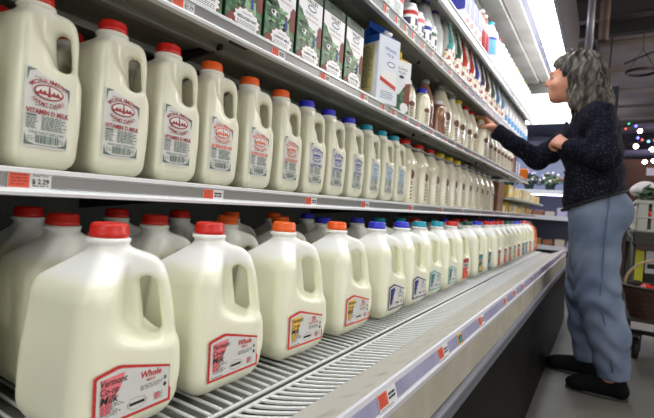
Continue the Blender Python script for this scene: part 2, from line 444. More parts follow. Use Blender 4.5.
def half_label(kind):
    ink, word = {'vit': (LDRED, 'VITAMIN D MILK'), 'two': (LORG, '2% REDUCED FAT'), 'one': (LBLU, 'LOWFAT MILK'), 'skim': (LSKY, 'FAT FREE MILK')}[kind]
    F = Flat(lambda u, v, l: (u, -float(wall(.0420, v, .184))-.0009-LAY*(l+1), v))
    v1_ = .128; u0, u1, v0, v1 = -.0375, .021, .029, .124; cu = (u0+u1)/2
    F.poly([(u0, v0), (u1, v0), (u1, v1-.018), (u0, v1)], MLAB, 0); kv = (v1-v0)/.102; o_ = F.fn; F.fn = lambda u, v, l: o_(u, v0+(v-.026)*kv if l > 0 else v, l)
    for uu, sg in ((u0+.002, 1), (u1-.002, -1)):
        top = .128-.003 if sg > 0 else .128-.0195
        F.poly([(uu, top), (uu+sg*.012, top), (uu+sg*.0025, top-.004), (uu, top-.018)][::-1] if sg > 0 else [(uu, top), (uu+sg*.012, top+.003), (uu+sg*.0025, top-.004), (uu, top-.018)], LGREY, 1)
        F.poly([(uu, .029), (uu+sg*.014, .029), (uu+sg*.003, .033), (uu, .044)], LGREY, 1)
    F.rect(u0+.002, u1-.002, .0285, .0294, LGREY, 1)
    F.text('GRADE A', u0+.016, v1_-.014, .0035, LGREY, 2, width=.012)
    c = (cu, .0985)
    F.ell(c, (.0192, .0098), ink, 1, n=28); F.ell(c, (.0172, .0080), MLAB, 2, n=28)
    F.rect(cu-.0165, cu+.0165, .0945, .0968, ink, 3); F.poly([(cu-.002, .0925), (cu+.002, .0925), (cu+.0006, .1075), (cu-.0006, .1075)], ink, 4)
    for q in (-.011, -.006, .006, .011): F.poly([(cu+q-.003, .0968), (cu+q+.003, .0968), (cu+q, .101)], ink, 3)
    F.text('MONUMENT', cu, .0975, .0082, ink, 2, width=.052, bold=.012, arc=(.0235, .0125, 1))
    F.text('FARMS DAIRY', cu, .0985, .0080, ink, 2, width=.052, bold=.012, arc=(.0280, .0195, -1))
    F.lines(u0+.012, u1-.012, .0805, .0785, 1, LGREY, 2)
    F.text(word, cu, .0690, .0088, ink, 2, width=.055, bold=.03)
    F.rect(u0+.003, u0+.015, .065, .0675, LGREY, 2); F.lines(u0+.003, u0+.018, .064, .049, 7, LGREY, 2, th=.5); F.lines(u0+.022, u1-.003, .0675, .049, 8, LGREY, 2, th=.55)
    F.text('ONE HALF GALLON', cu, .0432, .0048, LGREY, 2, width=.044, bold=.01)
    x = cu-.014
    while x < cu+.014:
        w = random.choice([.0006, .001, .0015]); F.rect(x, x+w, .0315, .0420, LGREY, 2); x += w+random.choice([.0006, .0012])
    F.lines(u0+.005, u0+.014, .0405, .0335, 3, LGREY, 2); F.lines(u1-.014, u1-.005, .0405, .0335, 3, LGREY, 2)
    return F.mesh('label')
G_BODY, gz, gr, gH = jug_parts('gallon'); H_BODY, hz_, hr_, hH = jug_parts('half')
G_CAP = cap_mesh(gr, gz, gH); H_CAP = cap_mesh(hr_, hz_, hH)
CAPMESH = {}
def capm(base, colour):
    k = (base.name, colour)
    if k not in CAPMESH:
        c = base.copy(); c.materials[0] = CAPM[colour]; CAPMESH[k] = c
    return CAPMESH[k]
GL = {k: gallon_label(k) for k in ('whole', 'two', 'one', 'skim')}
GL.update({'tom': picture_label(LTOM, LDRED, LORG), 'grn': picture_label(LGRN, LTEAL, LYEL), 'nav': picture_label(LNAVY, LTEAL, LSKY), 'redp': picture_label(LTOM, LNAVY, LPINK)})
HL = {k: half_label(k) for k in ('vit', 'two', 'one', 'skim')}
def jug(name, body, cap, lab, loc, rz, label, group, cat='milk jug'):
    e = empty(name, loc, rz); obj('jug_body', body, e); obj('cap', cap, e)
    if lab: obj('paper_label', lab, e)
    tag(e, label, cat, group); return e
DECK = .535
def jit(k=.02): return random.uniform(-k, k)
# front row of gallon jugs on the bottom deck
FR = [(.319, RED, 'whole'), (.483, RED, 'whole'), (.671, ORG, 'two'), (.869, ORG, 'two'), (1.069, BLU, 'one'), (1.25, BLU, 'one'), (1.422, TEAL, 'skim'),
      (1.60, TEAL, 'skim'), (1.79, RED, 'tom'), (2.03, GRN, 'grn'), (2.21, BLU, 'nav'), (2.40, RED, 'redp'), (2.57, RED, 'tom'), (2.74, RED, 'tom'), (2.92, GRN, 'grn'),
      (3.09, GRN, 'tom'), (3.26, BLU, 'nav'), (3.43, BLU, 'nav'), (3.60, RED, 'redp'), (3.77, RED, 'tom')]
for i, (x, c, k) in enumerate(FR):
    jug('gallon_milk_jug', G_BODY, capm(G_CAP, c), GL[k], (x, .515+(jit(.006) if i > 3 else 0), DECK), jit(.05) if i != 1 else 0,
        f'white gallon milk jug, {c} cap, {ORD[i]} from near end of bottom deck front row', 'gallon milk jugs in the front row')
RW = [(.17, RED), (.348, RED), (.507, RED), (.687, ORG), (.871, ORG), (1.066, BLU), (1.272, BLU), (1.45, TEAL), (1.632, TEAL), (1.81, RED), (2.02, GRN), (2.22, BLU), (2.42, RED), (2.60, RED),
      (2.78, GRN), (2.96, RED), (3.14, BLU), (3.32, BLU), (3.50, RED), (3.68, RED)]
for i, (x, c) in enumerate(RW):
    jug('gallon_milk_jug', G_BODY, capm(G_CAP, c), GL['whole'], (x, .682+jit(.004), DECK), jit(.06),
        f'gallon milk jug, {c} cap, {ORD[i]} from near end of row behind front jugs', 'gallon milk jugs in the second row')
for i, (x, c) in enumerate([(.20, RED), (.375, RED), (.54, RED), (.70, RED), (.87, ORG), (1.05, ORG), (1.23, BLU)]):
    jug('gallon_milk_jug', G_BODY, capm(G_CAP, c), GL['whole'], (x, .85, DECK), jit(.06),
        f'shaded gallon milk jug with {c} cap, {ORD[i]} from near end of the rearmost row', 'gallon milk jugs in the rear row')
# half gallons on the shelf above
S1, S2, S3, S4 = .842, 1.129, 1.410, 1.650     # shelf surfaces
HG = [(.165, RED, 'vit'), (.271, RED, 'vit'), (.373, RED, 'vit'), (.471, RED, 'vit'), (.566, ORG, 'two'), (.668, ORG, 'two'), (.77, ORG, 'two'), (.871, BLU, 'one'), (.97, BLU, 'one'),
      (1.077, BLU, 'one'), (1.187, TEAL, 'skim'), (1.29, TEAL, 'skim'), (1.39, TEAL, 'skim')]
kn = {'vit': 'dark red print', 'two': 'orange print', 'one': 'blue print', 'skim': 'light blue print'}
for i, (x, c, k) in enumerate(HG):
    jug('half_gallon_milk_jug', H_BODY, capm(H_CAP, c), HL[k], (x, .625, S1), .09+jit(.03) if i != 1 else .20,
        f'half-gallon milk jug, {c} cap and {kn[k]}, {ORD[i]} from near end of middle shelf', 'half-gallon milk jugs on the middle shelf')
for i, (x, c, k) in enumerate(HG):
    jug('half_gallon_milk_jug', H_BODY, capm(H_CAP, c), HL[k], (x-.004, .735, S1), jit(.05),
        f'{c}-capped half-gallon jug standing behind the {ORD[i]} front jug on the middle shelf', 'half-gallon milk jugs behind the front ones')

# ------------------------------------------------------------------ glass milk bottles with bail handles
MILKG = mat('milk_in_glass', s(232, 226, 202), .12, sss=.2, coat=.6)
CHOC = mat('chocolate_milk_in_glass', s(146, 104, 82), .12, coat=.6)
BROWN = mat('brown_print', s(104, 66, 48), .5)
HANDLE = mat('grey_plastic_bail', s(150, 150, 146), .4)
def sector(mb_mats, R0, z0, z1, ang, wid, fn_mat, nu=10, nv=16):
    """curved printed patch on a round bottle; fn_mat(u,v)->material index or None"""
    mb = MB()
    for j in range(nv):
        for i in range(nu):
            u0, u1 = i/nu, (i+1)/nu; v0, v1 = j/nv, (j+1)/nv
            mi = fn_mat((u0+u1)/2, (v0+v1)/2)
            if mi is None: continue
            P = []
            for u, v in ((u0, v0), (u1, v0), (u1, v1), (u0, v1)):
                a = ang+(u-.5)*wid; z = z0+(z1-z0)*v; r = R0(z)+.0008 if callable(R0) else R0+.0008
                P.append((r*math.cos(a), r*math.sin(a), z))
            mb.add(P, [(0, 1, 2, 3)], mi)
    return mb
def glass_bottle(r, H, mat_, capc, rn=.02, p=2.6, base='glass_milk_bottle', handle=True, body_top=.55):
    e = empty(base)
    zt = H*body_top
    prof = [(r*.90, 0), (r*.98, .003), (r, .012), (r, zt), (r*.985, zt+.015), (r*.90, zt+.035), (r*.72, zt+.055, 2), (rn*1.25, H*.86, 2), (rn*.98, H*.91, 2), (rn*.95, H-.018, 2), (rn*1.0, H-.016, 2)]
    obj('bottle_body', MB().loft(prof, n=40, p=p).mesh('bottle_body', mat_), e)
    obj('cap', MB().loft([(rn*1.12, H-.017, 2), (rn*1.15, H-.014, 2), (rn*1.12, H-.003, 2), (rn*.98, H, 2), (.001, H, 2)], n=32).mesh('cap', CAPM[capc]), e)
    ang = R(-118)
    def fm(u, v):
        du, dv = (u-.5)/.42, (v-.80)/.16
        if du*du+dv*dv < 1: return 0
        if v < .58 and (int(v*18) % 2 == 0) and .28 < u < .72: return 0
        return None
    obj('print', sector(None, lambda z: r*1.035, .02, zt, ang, R(46), fm, 12, 26).mesh('print', BROWN), e)
    if handle:
        pts = []
        for k in range(21):
            t = PI*k/20
            pts.append((rn*1.25*math.cos(t), -rn*1.0*math.sin(t)-.035*math.sin(t)**.8, H-.026-.012*math.sin(t)))
        hd = MB().tube(pts, .0028, 8); hd.loft([(rn*1.2, H-.032, 2), (rn*1.32, H-.030, 2), (rn*1.32, H-.022, 2), (rn*1.2, H-.020, 2)], n=28)
        o = obj('bail_handle', hd.mesh('bail_handle', HANDLE), e); o.rotation_euler = (0, 0, R(35))
    return e
gb = {}
GC = [RED, RED, RED, YEL, YEL, YEL, 'grey', 'grey', 'grey', 'grey', 'grey']
for i, c in enumerate(GC):
    if c not in gb: e = gb[c] = glass_bottle(.053, .238, MILKG, c, rn=.021)
    else: e = copy_tree(gb[c])
    e.location = (1.535+.1365*i, .645, S1); e.rotation_euler = (0, 0, jit(.1))
    tag(e, f'glass milk bottle, {c} cap and bail handle, {ORD[i]} from the jugs on middle shelf', 'milk bottle', 'glass milk bottles on the middle shelf')

# ------------------------------------------------------------------ upper bottles on the carton shelf
BT = [(1.475, 'white', MILKG, .038, .153, 'short glass bottle of milk with white cap beside the yellow-topped carton', .628),
      (1.59, BLU, MILKG, .036, .150, 'short glass milk bottle with bright blue cap on carton shelf', .612),
      (1.685, 'grey', CHOC, .043, .212, 'tall brown chocolate milk bottle with grey cap on carton shelf', .640),
      (1.785, 'white', CHOC, .036, .150, 'short brown chocolate milk bottle with pale cap before the big bottle', .612),
      (1.905, 'grey', MILKG, .058, .252, 'largest wide cream-filled glass bottle with grey cap on carton shelf', .650)]
protoU = {}
for (x, c, m, r, H, lb, y) in BT:
    k = (c, m.name, r)
    e = protoU[k] = glass_bottle(r, H, m, c, rn=.017 if H < .24 else .021, p=2.2, handle=H > .24, body_top=.5)
    e.location = (x, y, S2); tag(e, lb, 'milk bottle', 'glass bottles on the carton shelf')
UB = [(2.02, 'grey'), (2.12, YEL), (2.25, RED), (2.37, RED), (2.52, YEL), (2.64, RED), (2.755, RED), (2.87, YEL), (2.985, YEL), (3.10, RED), (3.215, RED), (3.33, YEL), (3.445, RED)]
ub = {}
for i, (x, c) in enumerate(UB):
    if c not in ub: e = ub[c] = glass_bottle(.046, .230, MILKG, c, rn=.018, p=2.2, handle=False, body_top=.5)
    else: e = copy_tree(ub[c])
    e.location = (x, .632 if x != 2.52 else .612, S2)
    tag(e, (f'cream glass bottle with yellow cap held by the reaching hand' if x == 2.52 else f'cream glass bottle with {c} cap, {ORD[i]} beyond the largest bottle on carton shelf'),
        'milk bottle', 'cream glass bottles beyond the largest one')

# ------------------------------------------------------------------ cartons
CG = mat('carton_green', s(26, 74, 42), .4, noise=60, col2=s(84, 132, 92), ramp=(.42, .62)); CDG = mat('carton_dark_green', s(20, 58, 38), .4); CW = mat('carton_white', s(232, 233, 236), .35)
CBARN = mat('carton_barn_red', s(120, 48, 42), .5); CBLUE = mat('carton_blue', s(40, 92, 178), .35); CLB = mat('carton_pale_blue', s(222, 228, 238), .35)
CY = mat('carton_yellow', s(240, 206, 50), .4); CCREAM = mat('carton_cream', s(238, 222, 150), .4); CLG = mat('carton_pale_green', s(140, 178, 140), .4)
def carton_shape(w, h, g, mtop, mbody, e, notch=True):
    """gable-top carton; ridge runs along x"""
    a = w/2
    obj('carton_body', MB().box(-a, a, -a, a, 0, h).mesh('carton_body', mbody), e, bevel=.0012)
    t = MB(); zr = h+g
    t.add([(-a, -a, h), (a, -a, h), (a, a, h), (-a, a, h), (-a, -.001, zr), (a, -.001, zr), (a, .001, zr), (-a, .001, zr)],
          [(0, 1, 5, 4), (2, 3, 7, 6), (4, 5, 6, 7)], 0)
    t.add([(-a, -a, h), (-a, a, h), (-a+.022, 0, h+.006), (-a, -.001, zr), (-a, .001, zr)], [(0, 2, 3), (1, 4, 2), (0, 1, 2)], 0)
    t.add([(a, -a, h), (a, a, h), (a-.022, 0, h+.006), (a, -.001, zr), (a, .001, zr)], [(2, 0, 3), (4, 1, 2), (1, 0, 2)], 0)
    t.box(-a, a, -.0012, .0012, zr-.001, zr+.018)
    obj('gable_top', t.mesh('gable_top', mtop), e)
def organic_carton(flavour):
    e = empty('milk_carton'); w = .095; a = w/2; h = .172
    carton_shape(w, h, .028, CDG, CDG, e)
    F = Flat(lambda u, v, l: (u, -a-.0002-LAY*(l+1), max(.0012, (v*.885-.0045)) if v < .19 else .171))
    F.rect(-a+.001, a-.001, .001, h-.001, CW, 0)
    hill = [(-a+.001, .001), (a-.001, .001), (a-.001, .088), (.030, .092), (.022, .080), (.010, .094), (-.004, .100), (-.012, .112), (-.024, .118), (-.034, .132), (-a+.001, .138)]
    F.poly(hill, CG, 1)
    for k in range(26):
        u = random.uniform(-a+.008, .018); v = random.uniform(.05, .105); F.ell((u, v), (random.uniform(.004, .009), random.uniform(.002, .005)), random.choice([CDG, CDG, CLG]), 2, n=9, jag=.3)
    F.poly([(a-.016, .060), (a-.001, .060), (a-.001, .112), (a-.009, .118), (a-.018, .104)], CBARN, 3)
    F.poly([(-.006, .045), (.030, .045), (.028, .075), (.004, .078)], CLG, 2)
    F.poly([(.014, .058), (.022, .058), (.021, .080), (.015, .080)], LBLU, 4); F.ell((.018, .084), (.0035, .004), BROWN, 4, n=10)
    F.ell((-.020, .082), (.011, .0065), CW, 4, n=12, jag=.15); F.ell((-.024, .083), (.004, .004), INK, 5, n=9); F.ell((-.013, .081), (.003, .004), INK, 5, n=9)
    F.ell((.006, .030), (.035, .024), LDRED, 4, n=26, jag=.16); F.ell((.006, .030), (.033, .0225), CW, 5, n=26, jag=.16)
    F.text(flavour, .006, .030, .0085, INK, 6, width=.050, bold=.03)
    F.text('ORGANIC', .006, .0415, .0045, INK, 6, width=.026); F.lines(-.020, .032, .0265, .0125, 4, INK, 6, rag=.15)
    F.ell((-.034, .018), (.011, .015), CBARN, 5, n=14, jag=.1); F.ell((-.034, .012), (.005, .005), CW, 6, n=12)
    F.text('ORGANIC', .004, .158, .014, INK, 2, width=.060, bold=.01, arc=(.060, .03, 1)); F.text('VALLEY', .004, .158, .0135, INK, 2, width=.046, bold=.015)
    F.ell((.004, .1475), (.017, .0075), LNAVY, 2); F.ell((.004, .1475), (.014, .005), CLB, 3)
    F.text('Family Farms', .004, .1285, .009, LNAVY, 2, width=.050, shear=.3); F.lines(-.026, .034, .121, .116, 1, LDRED, 2)
    obj('front_print', F.mesh('front_print'), e)
    return e
cx = [(0, ''), (.385, 'REDUCED FAT'), (.490, 'REDUCED FAT'), (.592, 'REDUCED FAT'), (.695, 'LOWFAT MILK'), (.797, 'LOWFAT MILK'), (.899, 'LOWFAT MILK'), (1.002, 'LOWFAT MILK')]
cp = {}
for i, (x, fl) in enumerate(cx[1:]):
    if fl not in cp: e = cp[fl] = organic_carton(fl)
    else: e = copy_tree(cp[fl])
    e.location = (x-.052+.052, .626, S2); e.rotation_euler = (0, 0, jit(.03))
    tag(e, f'green and white farm-scene milk carton, {ORD[i]} from the near end of its shelf', 'carton', 'green farm-scene milk cartons')
# blue and white carton with screw cap
e = empty('milk_carton', (1.190, .606, S2), R(-15))
carton_shape(.094, .192, .030, CBLUE, CW, e)
F = Flat(front_plane(-.0474))
F.rect(-.046, .046, .001, .191, CLB, 0)
F.text('ORGANIC', .004, .152, .012, LBLU, 1, width=.052, bold=.01, rot=-.08); F.text('MILK', .004, .136, .012, LBLU, 1, width=.032, rot=-.08); F.ell((.01, .115), (.018, .008), LBLU, 1); F.ell((.01, .115), (.015, .0058), CW, 2)
F.poly([(-.032, .060), (-.010, .050), (.020, .052), (.038, .064), (.034, .095), (-.030, .092)], WHITE, 1); F.poly([(-.036, .062), (.036, .044), (.036, .056), (-.036, .074)], LRED, 2); F.lines(-.03, .03, .036, .012, 4, LGREY, 1)
obj('front_print', F.mesh('front_print'), e)
F = Flat(lambda u, v, l: (-.0474-LAY*(l+1), -u, v))
F.rect(-.046, .046, .172, .191, CBLUE, 0); F.rect(-.034, .030, .03, .168, CCREAM, 0); F.lines(-.03, .026, .163, .04, 18, LGREY, 1)
obj('side_print', F.mesh('side_print'), e)
o = obj('screw_cap', MB().loft([(.014, 0), (.0145, .002), (.0135, .012), (.012, .013), (.001, .013)], n=28).mesh('screw_cap', CAPM['white']), e, loc=(.006, -.026, .203)); o.rotation_euler = (R(36), 0, 0)
tag(e, 'white and blue milk carton with screw cap and yellow nutrition panel on its side', 'carton', 'milk cartons on the carton shelf')
# white carton with yellow gable
e = empty('milk_carton', (1.315, .615, S2), R(-18))
carton_shape(.090, .165, .028, CY, CW, e)
F = Flat(front_plane(-.0454))
F.rect(-.044, .044, .001, .164, CW, 0); F.poly([(-.044, .001), (.044, .001), (.044, .06), (.02, .09), (-.01, .055), (-.044, .07)], CG, 1); F.poly([(.015, .02), (.044, .02), (.044, .10), (.02, .095)], CBARN, 2)
F.ell((.02, .018), (.02, .016), CW, 3, jag=.15); F.text('ORGANIC', .0, .135, .011, INK, 1, width=.052); F.text('VALLEY', .0, .123, .011, INK, 1, width=.044); F.ell((0, .113), (.012, .005), LNAVY, 1)
obj('front_print', F.mesh('front_print'), e)
F = Flat(lambda u, v, l: (-.0454-LAY*(l+1), -u, v)); F.lines(-.034, .034, .155, .09, 10, LGREY, 0); F.poly([(-.044, .001), (.044, .001), (.044, .06), (0, .08), (-.044, .05)], CDG, 0)
obj('side_print', F.mesh('side_print'), e)
tag(e, 'white milk carton with yellow gable top beside the blue and white carton', 'carton', 'milk cartons on the carton shelf')

# ------------------------------------------------------------------ shelf three: jars, purple-capped jugs, kefir bottles
PW = mat('white_plastic_bottle', s(238, 238, 242), .3, sss=.1)
def plain_bottle(name, r, H, cap, bands, rn=.017, p=2., shoulder=.72, mbody=PW):
    """round bottle; bands = list of (z0,z1,material function u,v->index, mats)"""
    e = empty(name); zs = H*shoulder
    prof = [(r*.9, 0), (r, .006), (r, zs*.6), (r*.99, zs), (r*.86, zs+H*.07), (rn*1.3, H*.90), (rn, H*.915), (rn, H-.012)]
    obj('bottle_body', MB().loft(prof, n=32, p=p).mesh('bottle_body', mbody), e)
    obj('cap', MB().loft([(rn*1.15, H-.016), (rn*1.2, H-.012), (rn*1.17, H-.001), (rn*1.0, H), (.001, H)], n=28).mesh('cap', CAPM[cap]), e)
    for (z0, z1, fm, mats) in bands:
        def rad(z):
            if z < zs*.6: return r
            if z < zs: return r*.995
            t = (z-zs)/(H*.07); return r*(.99-.13*t) if t < 1 else r*.86-(r*.86-rn*1.3)*((z-zs-H*.07)/(H*.9-zs-H*.07))
        k = 1.0 if p <= 2 else 1.02
        mb = sector(None, lambda z: rad(z)*k, z0, z1, R(-135), R(250), fm, 30, 24)
        obj('label', mb.mesh('label', mats), e)
    return e
def swirl(u, v):
    if v > .40:
        e = .45+.10*math.sin(v*5-1.5)
        return 0 if abs(u-e) < .085*(1.45-v) or abs(u-e-.38) < .06*(1.35-v) else 3
    q = math.sin(u*37+v*9)+math.sin(u*19-v*31)
    return 1 if q > .75 and v > .05 else (2 if q < -1.5 else 3)
KC = [('teal', LTEAL), (GRN, LGRN), (RED, LTOM), ('red and pink', LRED), (BLU, LBLU), ('navy', LNAVY), ('brown', BROWN), ('grey', LGREY), ('light blue', LSKY), ('light blue', LSKY)]
KX = [1.864, 1.987, 2.108, 2.219, 2.33, 2.45, 2.59, 2.73, 2.88, 3.02]
for i, (x, (nm, m)) in enumerate(zip(KX, KC)):
    e = plain_bottle('yogurt_drink_bottle', .042, .248, 'white', [(.012, .222, swirl, [m, mat('fruit_rust', s(186, 96, 74), .5), LYEL, WHITE])], rn=.016, shoulder=.50)
    e.location = (x, .628, S3); e.rotation_euler = (0, 0, jit(.2))
    tag(e, f'tall white drink bottle with {nm} swirl label, {ORD[i]} in its shelf row', 'drink bottle', 'tall swirl-label drink bottles')
pw = None
for i in range(8):
    if pw is None: e = pw = plain_bottle('yogurt_drink_bottle', .040, .225, 'white', [(.03, .10, lambda u, v: 0 if math.sin(u*14) > .3 and .2 < v < .8 else 1, [LSKY, WHITE])], rn=.016, shoulder=.6)
    else: e = copy_tree(pw)
    e.location = (3.14+.125*i, .628, S3)
    tag(e, f'plain white drink bottle, {ORD[i]} past the swirl-label bottles on the upper shelf', 'drink bottle', 'plain white drink bottles past the swirls')
def jarband(u, v):
    if v > .82: return 0
    if v < .35 and (math.sin(u*40) > -.2): return 1
    if .42 < v < .70 and abs(math.sin(u*9)) < .8: return 2
    return 3
for i, (x, nm, m, H) in enumerate([(1.425, 'red', LRED, .118), (1.49, 'pink-topped', LPINK, .114), (1.568, 'violet', LBLU, .118), (1.632, 'grey', LGREY, .118)]):
    e = plain_bottle('yogurt_jar', .030, H, 'white', [(.008, H*.76, jarband, [m, LGRN, LNAVY, WHITE])], rn=.020, shoulder=.84)
    e.location = (x, .615, S3)
    tag(e, f'small white jar with {nm} and green label, {ORD[i]} of four on the upper shelf', 'jar', 'small labelled jars on the upper shelf')
pj = None
for i, (x, y, cc) in enumerate([(1.30, .64, 'white'), (1.42, .70, 'purple'), (1.545, .70, 'purple'), (1.655, .655, 'purple'), (1.755, .650, 'purple')]):
    e = plain_bottle('white_milk_bottle', .046, .235, cc, [(.05, .12, lambda u, v: 0 if (abs(math.sin(u*11)) > .75) else 1, [CLB, WHITE])], rn=.020, shoulder=.62, p=2.4)
    e.location = (x, y, S3)
    tag(e, f'white plastic milk bottle with {cc} cap, {ORD[i]} of five behind the small jars', 'milk bottle', 'white bottles behind the small jars')
bx = MB().box(-.04, .04, -.035, .035, 0, .12)
for i, (x, z) in enumerate([(1.17, .12), (1.255, .10), (1.08, .12)]):
    e = empty('dairy_box', (x, .615, S3)); obj('box_body', bx.mesh('box_body', CW), e, bevel=.001)
    F = Flat(front_plane(-.0352)); F.rect(-.038, .038, .06, .115, LTOM if i % 2 else CLB, 0); F.lines(-.03, .03, .05, .01, 5, LGREY, 1); obj('front_print', F.mesh('front_print'), e)
    tag(e, ['small white box with pale blue panel at the near end of the upper shelf', 'small white box with red panel on the upper shelf beside the jars', 'white box above the last farm carton, pale blue panel'][i], 'box', 'small boxes on the upper shelf')

# ------------------------------------------------------------------ top shelf
for i, (x, nm, m, H) in enumerate([(2.02, 'blue', LBLU, .20), (2.10, 'blue', LBLU, .20), (2.18, 'violet', LNAVY, .20), (2.265, 'blue', LBLU, .20)]):
    e = empty('dairy_carton', (x, .622, S4)); carton_shape(.072, H-.025, .022, m, CW, e)
    F = Flat(front_plane(-.0362)); F.rect(-.034, .034, .08, H-.027, m, 0); F.poly([(-.034, .02), (.034, .05), (.034, .08), (-.034, .05)], LTOM, 1); obj('front_print', F.mesh('front_print'), e)
    F = Flat(lambda u, v, l: (-.0362-LAY*(l+1), -u, v)); F.rect(-.034, .034, .09, H-.027, m, 0); obj('side_print', F.mesh('side_print'), e)
    tag(e, f'small white and {nm} carton, {ORD[i]} of four at the near end of the top shelf', 'carton', 'small cartons on the top shelf')
for i, x in enumerate([2.36, 2.43]):
    e = plain_bottle('coffee_drink_bottle', .030, .235, 'white', [(.03, .12, lambda u, v: 0, [LDRED])], rn=.013, shoulder=.5, mbody=CHOC)
    e.location = (x, .61, S4); tag(e, f'slim brown bottle beside the blue cartons on the top shelf, {["nearer", "farther"][i]} of the pair', 'drink bottle', 'slim brown bottles on the top shelf')
e = plain_bottle('cream_bottle', .046, .262, TEAL, [(.07, .17, lambda u, v: 0 if v < .85 else 1, [LSKY, LBLU])], rn=.022, shoulder=.66)
e.location = (2.60, .622, S4); tag(e, 'large white bottle with blue band label and teal cap on the top shelf', 'bottle')
tb = {}
for i in range(15):
    c = YEL if i in (8, 11) else (RED if i in (1,) else 'white')
    if c not in tb: e = tb[c] = plain_bottle('cream_bottle', .044, .245, c, [(.05, .14, lambda u, v: 0 if math.sin(u*9) > .8 else 1, [LORG, WHITE])], rn=.020, shoulder=.64)
    else: e = copy_tree(tb[c])
    e.location = (2.715+.098*i, .622, S4)
    tag(e, f'white bottle with {c} cap, {ORD[i]} after the blue-band bottle on the top shelf', 'bottle', 'white bottles on the top shelf')

# ------------------------------------------------------------------ the refrigerated display case
X0, X1 = -.6, 4.12
case = empty('refrigerated_display_case', (0, .22, 0))
tag(case, 'long open white refrigerated dairy case with lit canopy and stacked shelves', 'display case')
CY0 = -.22   # children are given in world y; offset once here
def cpart(mb, name, mats, parent=None, bevel=0):
    o = mb.build(name, mats, parent or case, bevel)
    if parent is None: o.location = (0, CY0, 0)
    return o
# bottom deck: wire rack, louvred air grille, sloping apron, rail, front, bumper, kick plate
rack = MB()
z = DECK-.004
for y in (.428, .412, .60, .78, .96): rack.tube([(X0, y, z-.003), (X1, y, z-.003)], .0032, 8)
x = X0
while x < X1:
    rack.tube([(x, .428, z+.001), (x, .70, z+.001), (x, 1.0, z+.001)], .0024, 6); x += .0205
cpart(rack, 'wire_deck_rack', WIRE)
gl = MB(); x = X0
while x < X1-.03:
    P = []
    for k in range(7):
        t = k/6; yy = .410-.064*t; xx = x+.054*t**1.9; zz = DECK-.006+.003*math.sin(PI*t)-.004*t
        P.append((xx, yy, zz))
    vs = []
    for p in P: vs += [(p[0]-.0038, p[1], p[2]), (p[0]+.0038, p[1], p[2]), (p[0]+.0038, p[1], p[2]-.003), (p[0]-.0038, p[1], p[2]-.003)]
    fs = []
    for k in range(6):
        for q in range(4): fs.append((4*k+q, 4*k+(q+1) % 4, 4*k+4+(q+1) % 4, 4*k+4+q))
    fs += [(3, 2, 1, 0), (24, 25, 26, 27)]
    gl.add(vs, fs); x += .0195
cpart(gl, 'air_grille', WIRE)
cpart(MB().box(X0, X1, .345, 1.30, .40, .43), 'deck_pan', mat('deck_pan_dark', s(34, 35, 34), .6))
cpart(MB().box(X0, X1, .436, 1.22, .515, .522), 'deck_tray', mat('deck_tray_grey', s(150, 152, 146), .5, noise=8, col2=s(128, 130, 124)))
cpart(MB().extrude_x([(.350, .527), (.350, .43), (.26, .43), (.26, .545), (.256, .560), (.258, .570)], X0, X1), 'apron', DECKP, bevel=.0015)
RAILE = mat('rail_edge_grey', s(204, 204, 210), .35)
rail = cpart(MB().extrude_x([(.258, .569), (.253, .574), (.249, .573), (.247, .568), (.2405, .545), (.236, .542), (.236, .534), (.258, .534)], X0, X1), 'ticket_rail', RAILE)
MB().extrude_x([(.2462, .5665), (.2400, .5465), (.2412, .5465), (.2474, .5665)], X0+.01, X1-.01).build('ticket_strip', RAILP, rail)
cpart(MB().extrude_x([(.240, .535), (.234, .470), (.234, .16), (.26, .16), (.26, .535)], X0, X1), 'front_panel', FRONTP)
cpart(MB().extrude_x([(.238, .464), (.224, .460), (.220, .454), (.224, .447), (.224, .440), (.220, .432), (.224, .426), (.238, .422)], X0, X1), 'bumper', BUMP, bevel=.002)
cpart(MB().extrude_x([(.233, .424), (.216, .02), (.216, .0), (.25, .0), (.25, .424)], X0, X1), 'kick_plate', KICK)
cpart(MB().box(X0, X1, 1.22, 1.30, .0, 2.5), 'back_panel', BACKP)
cpart(MB().box(X1-.02, X1+.01, .26, 1.30, .0, .52).box(X1-.02, X1+.01, .95, 1.3, .52, 2.03), 'end_panel', BACKP)
cpart(MB().box(X0-.02, X0, .26, 1.30, .0, .52).box(X0-.02, X0, .60, 1.3, .52, 2.03), 'end_panel', BACKP)
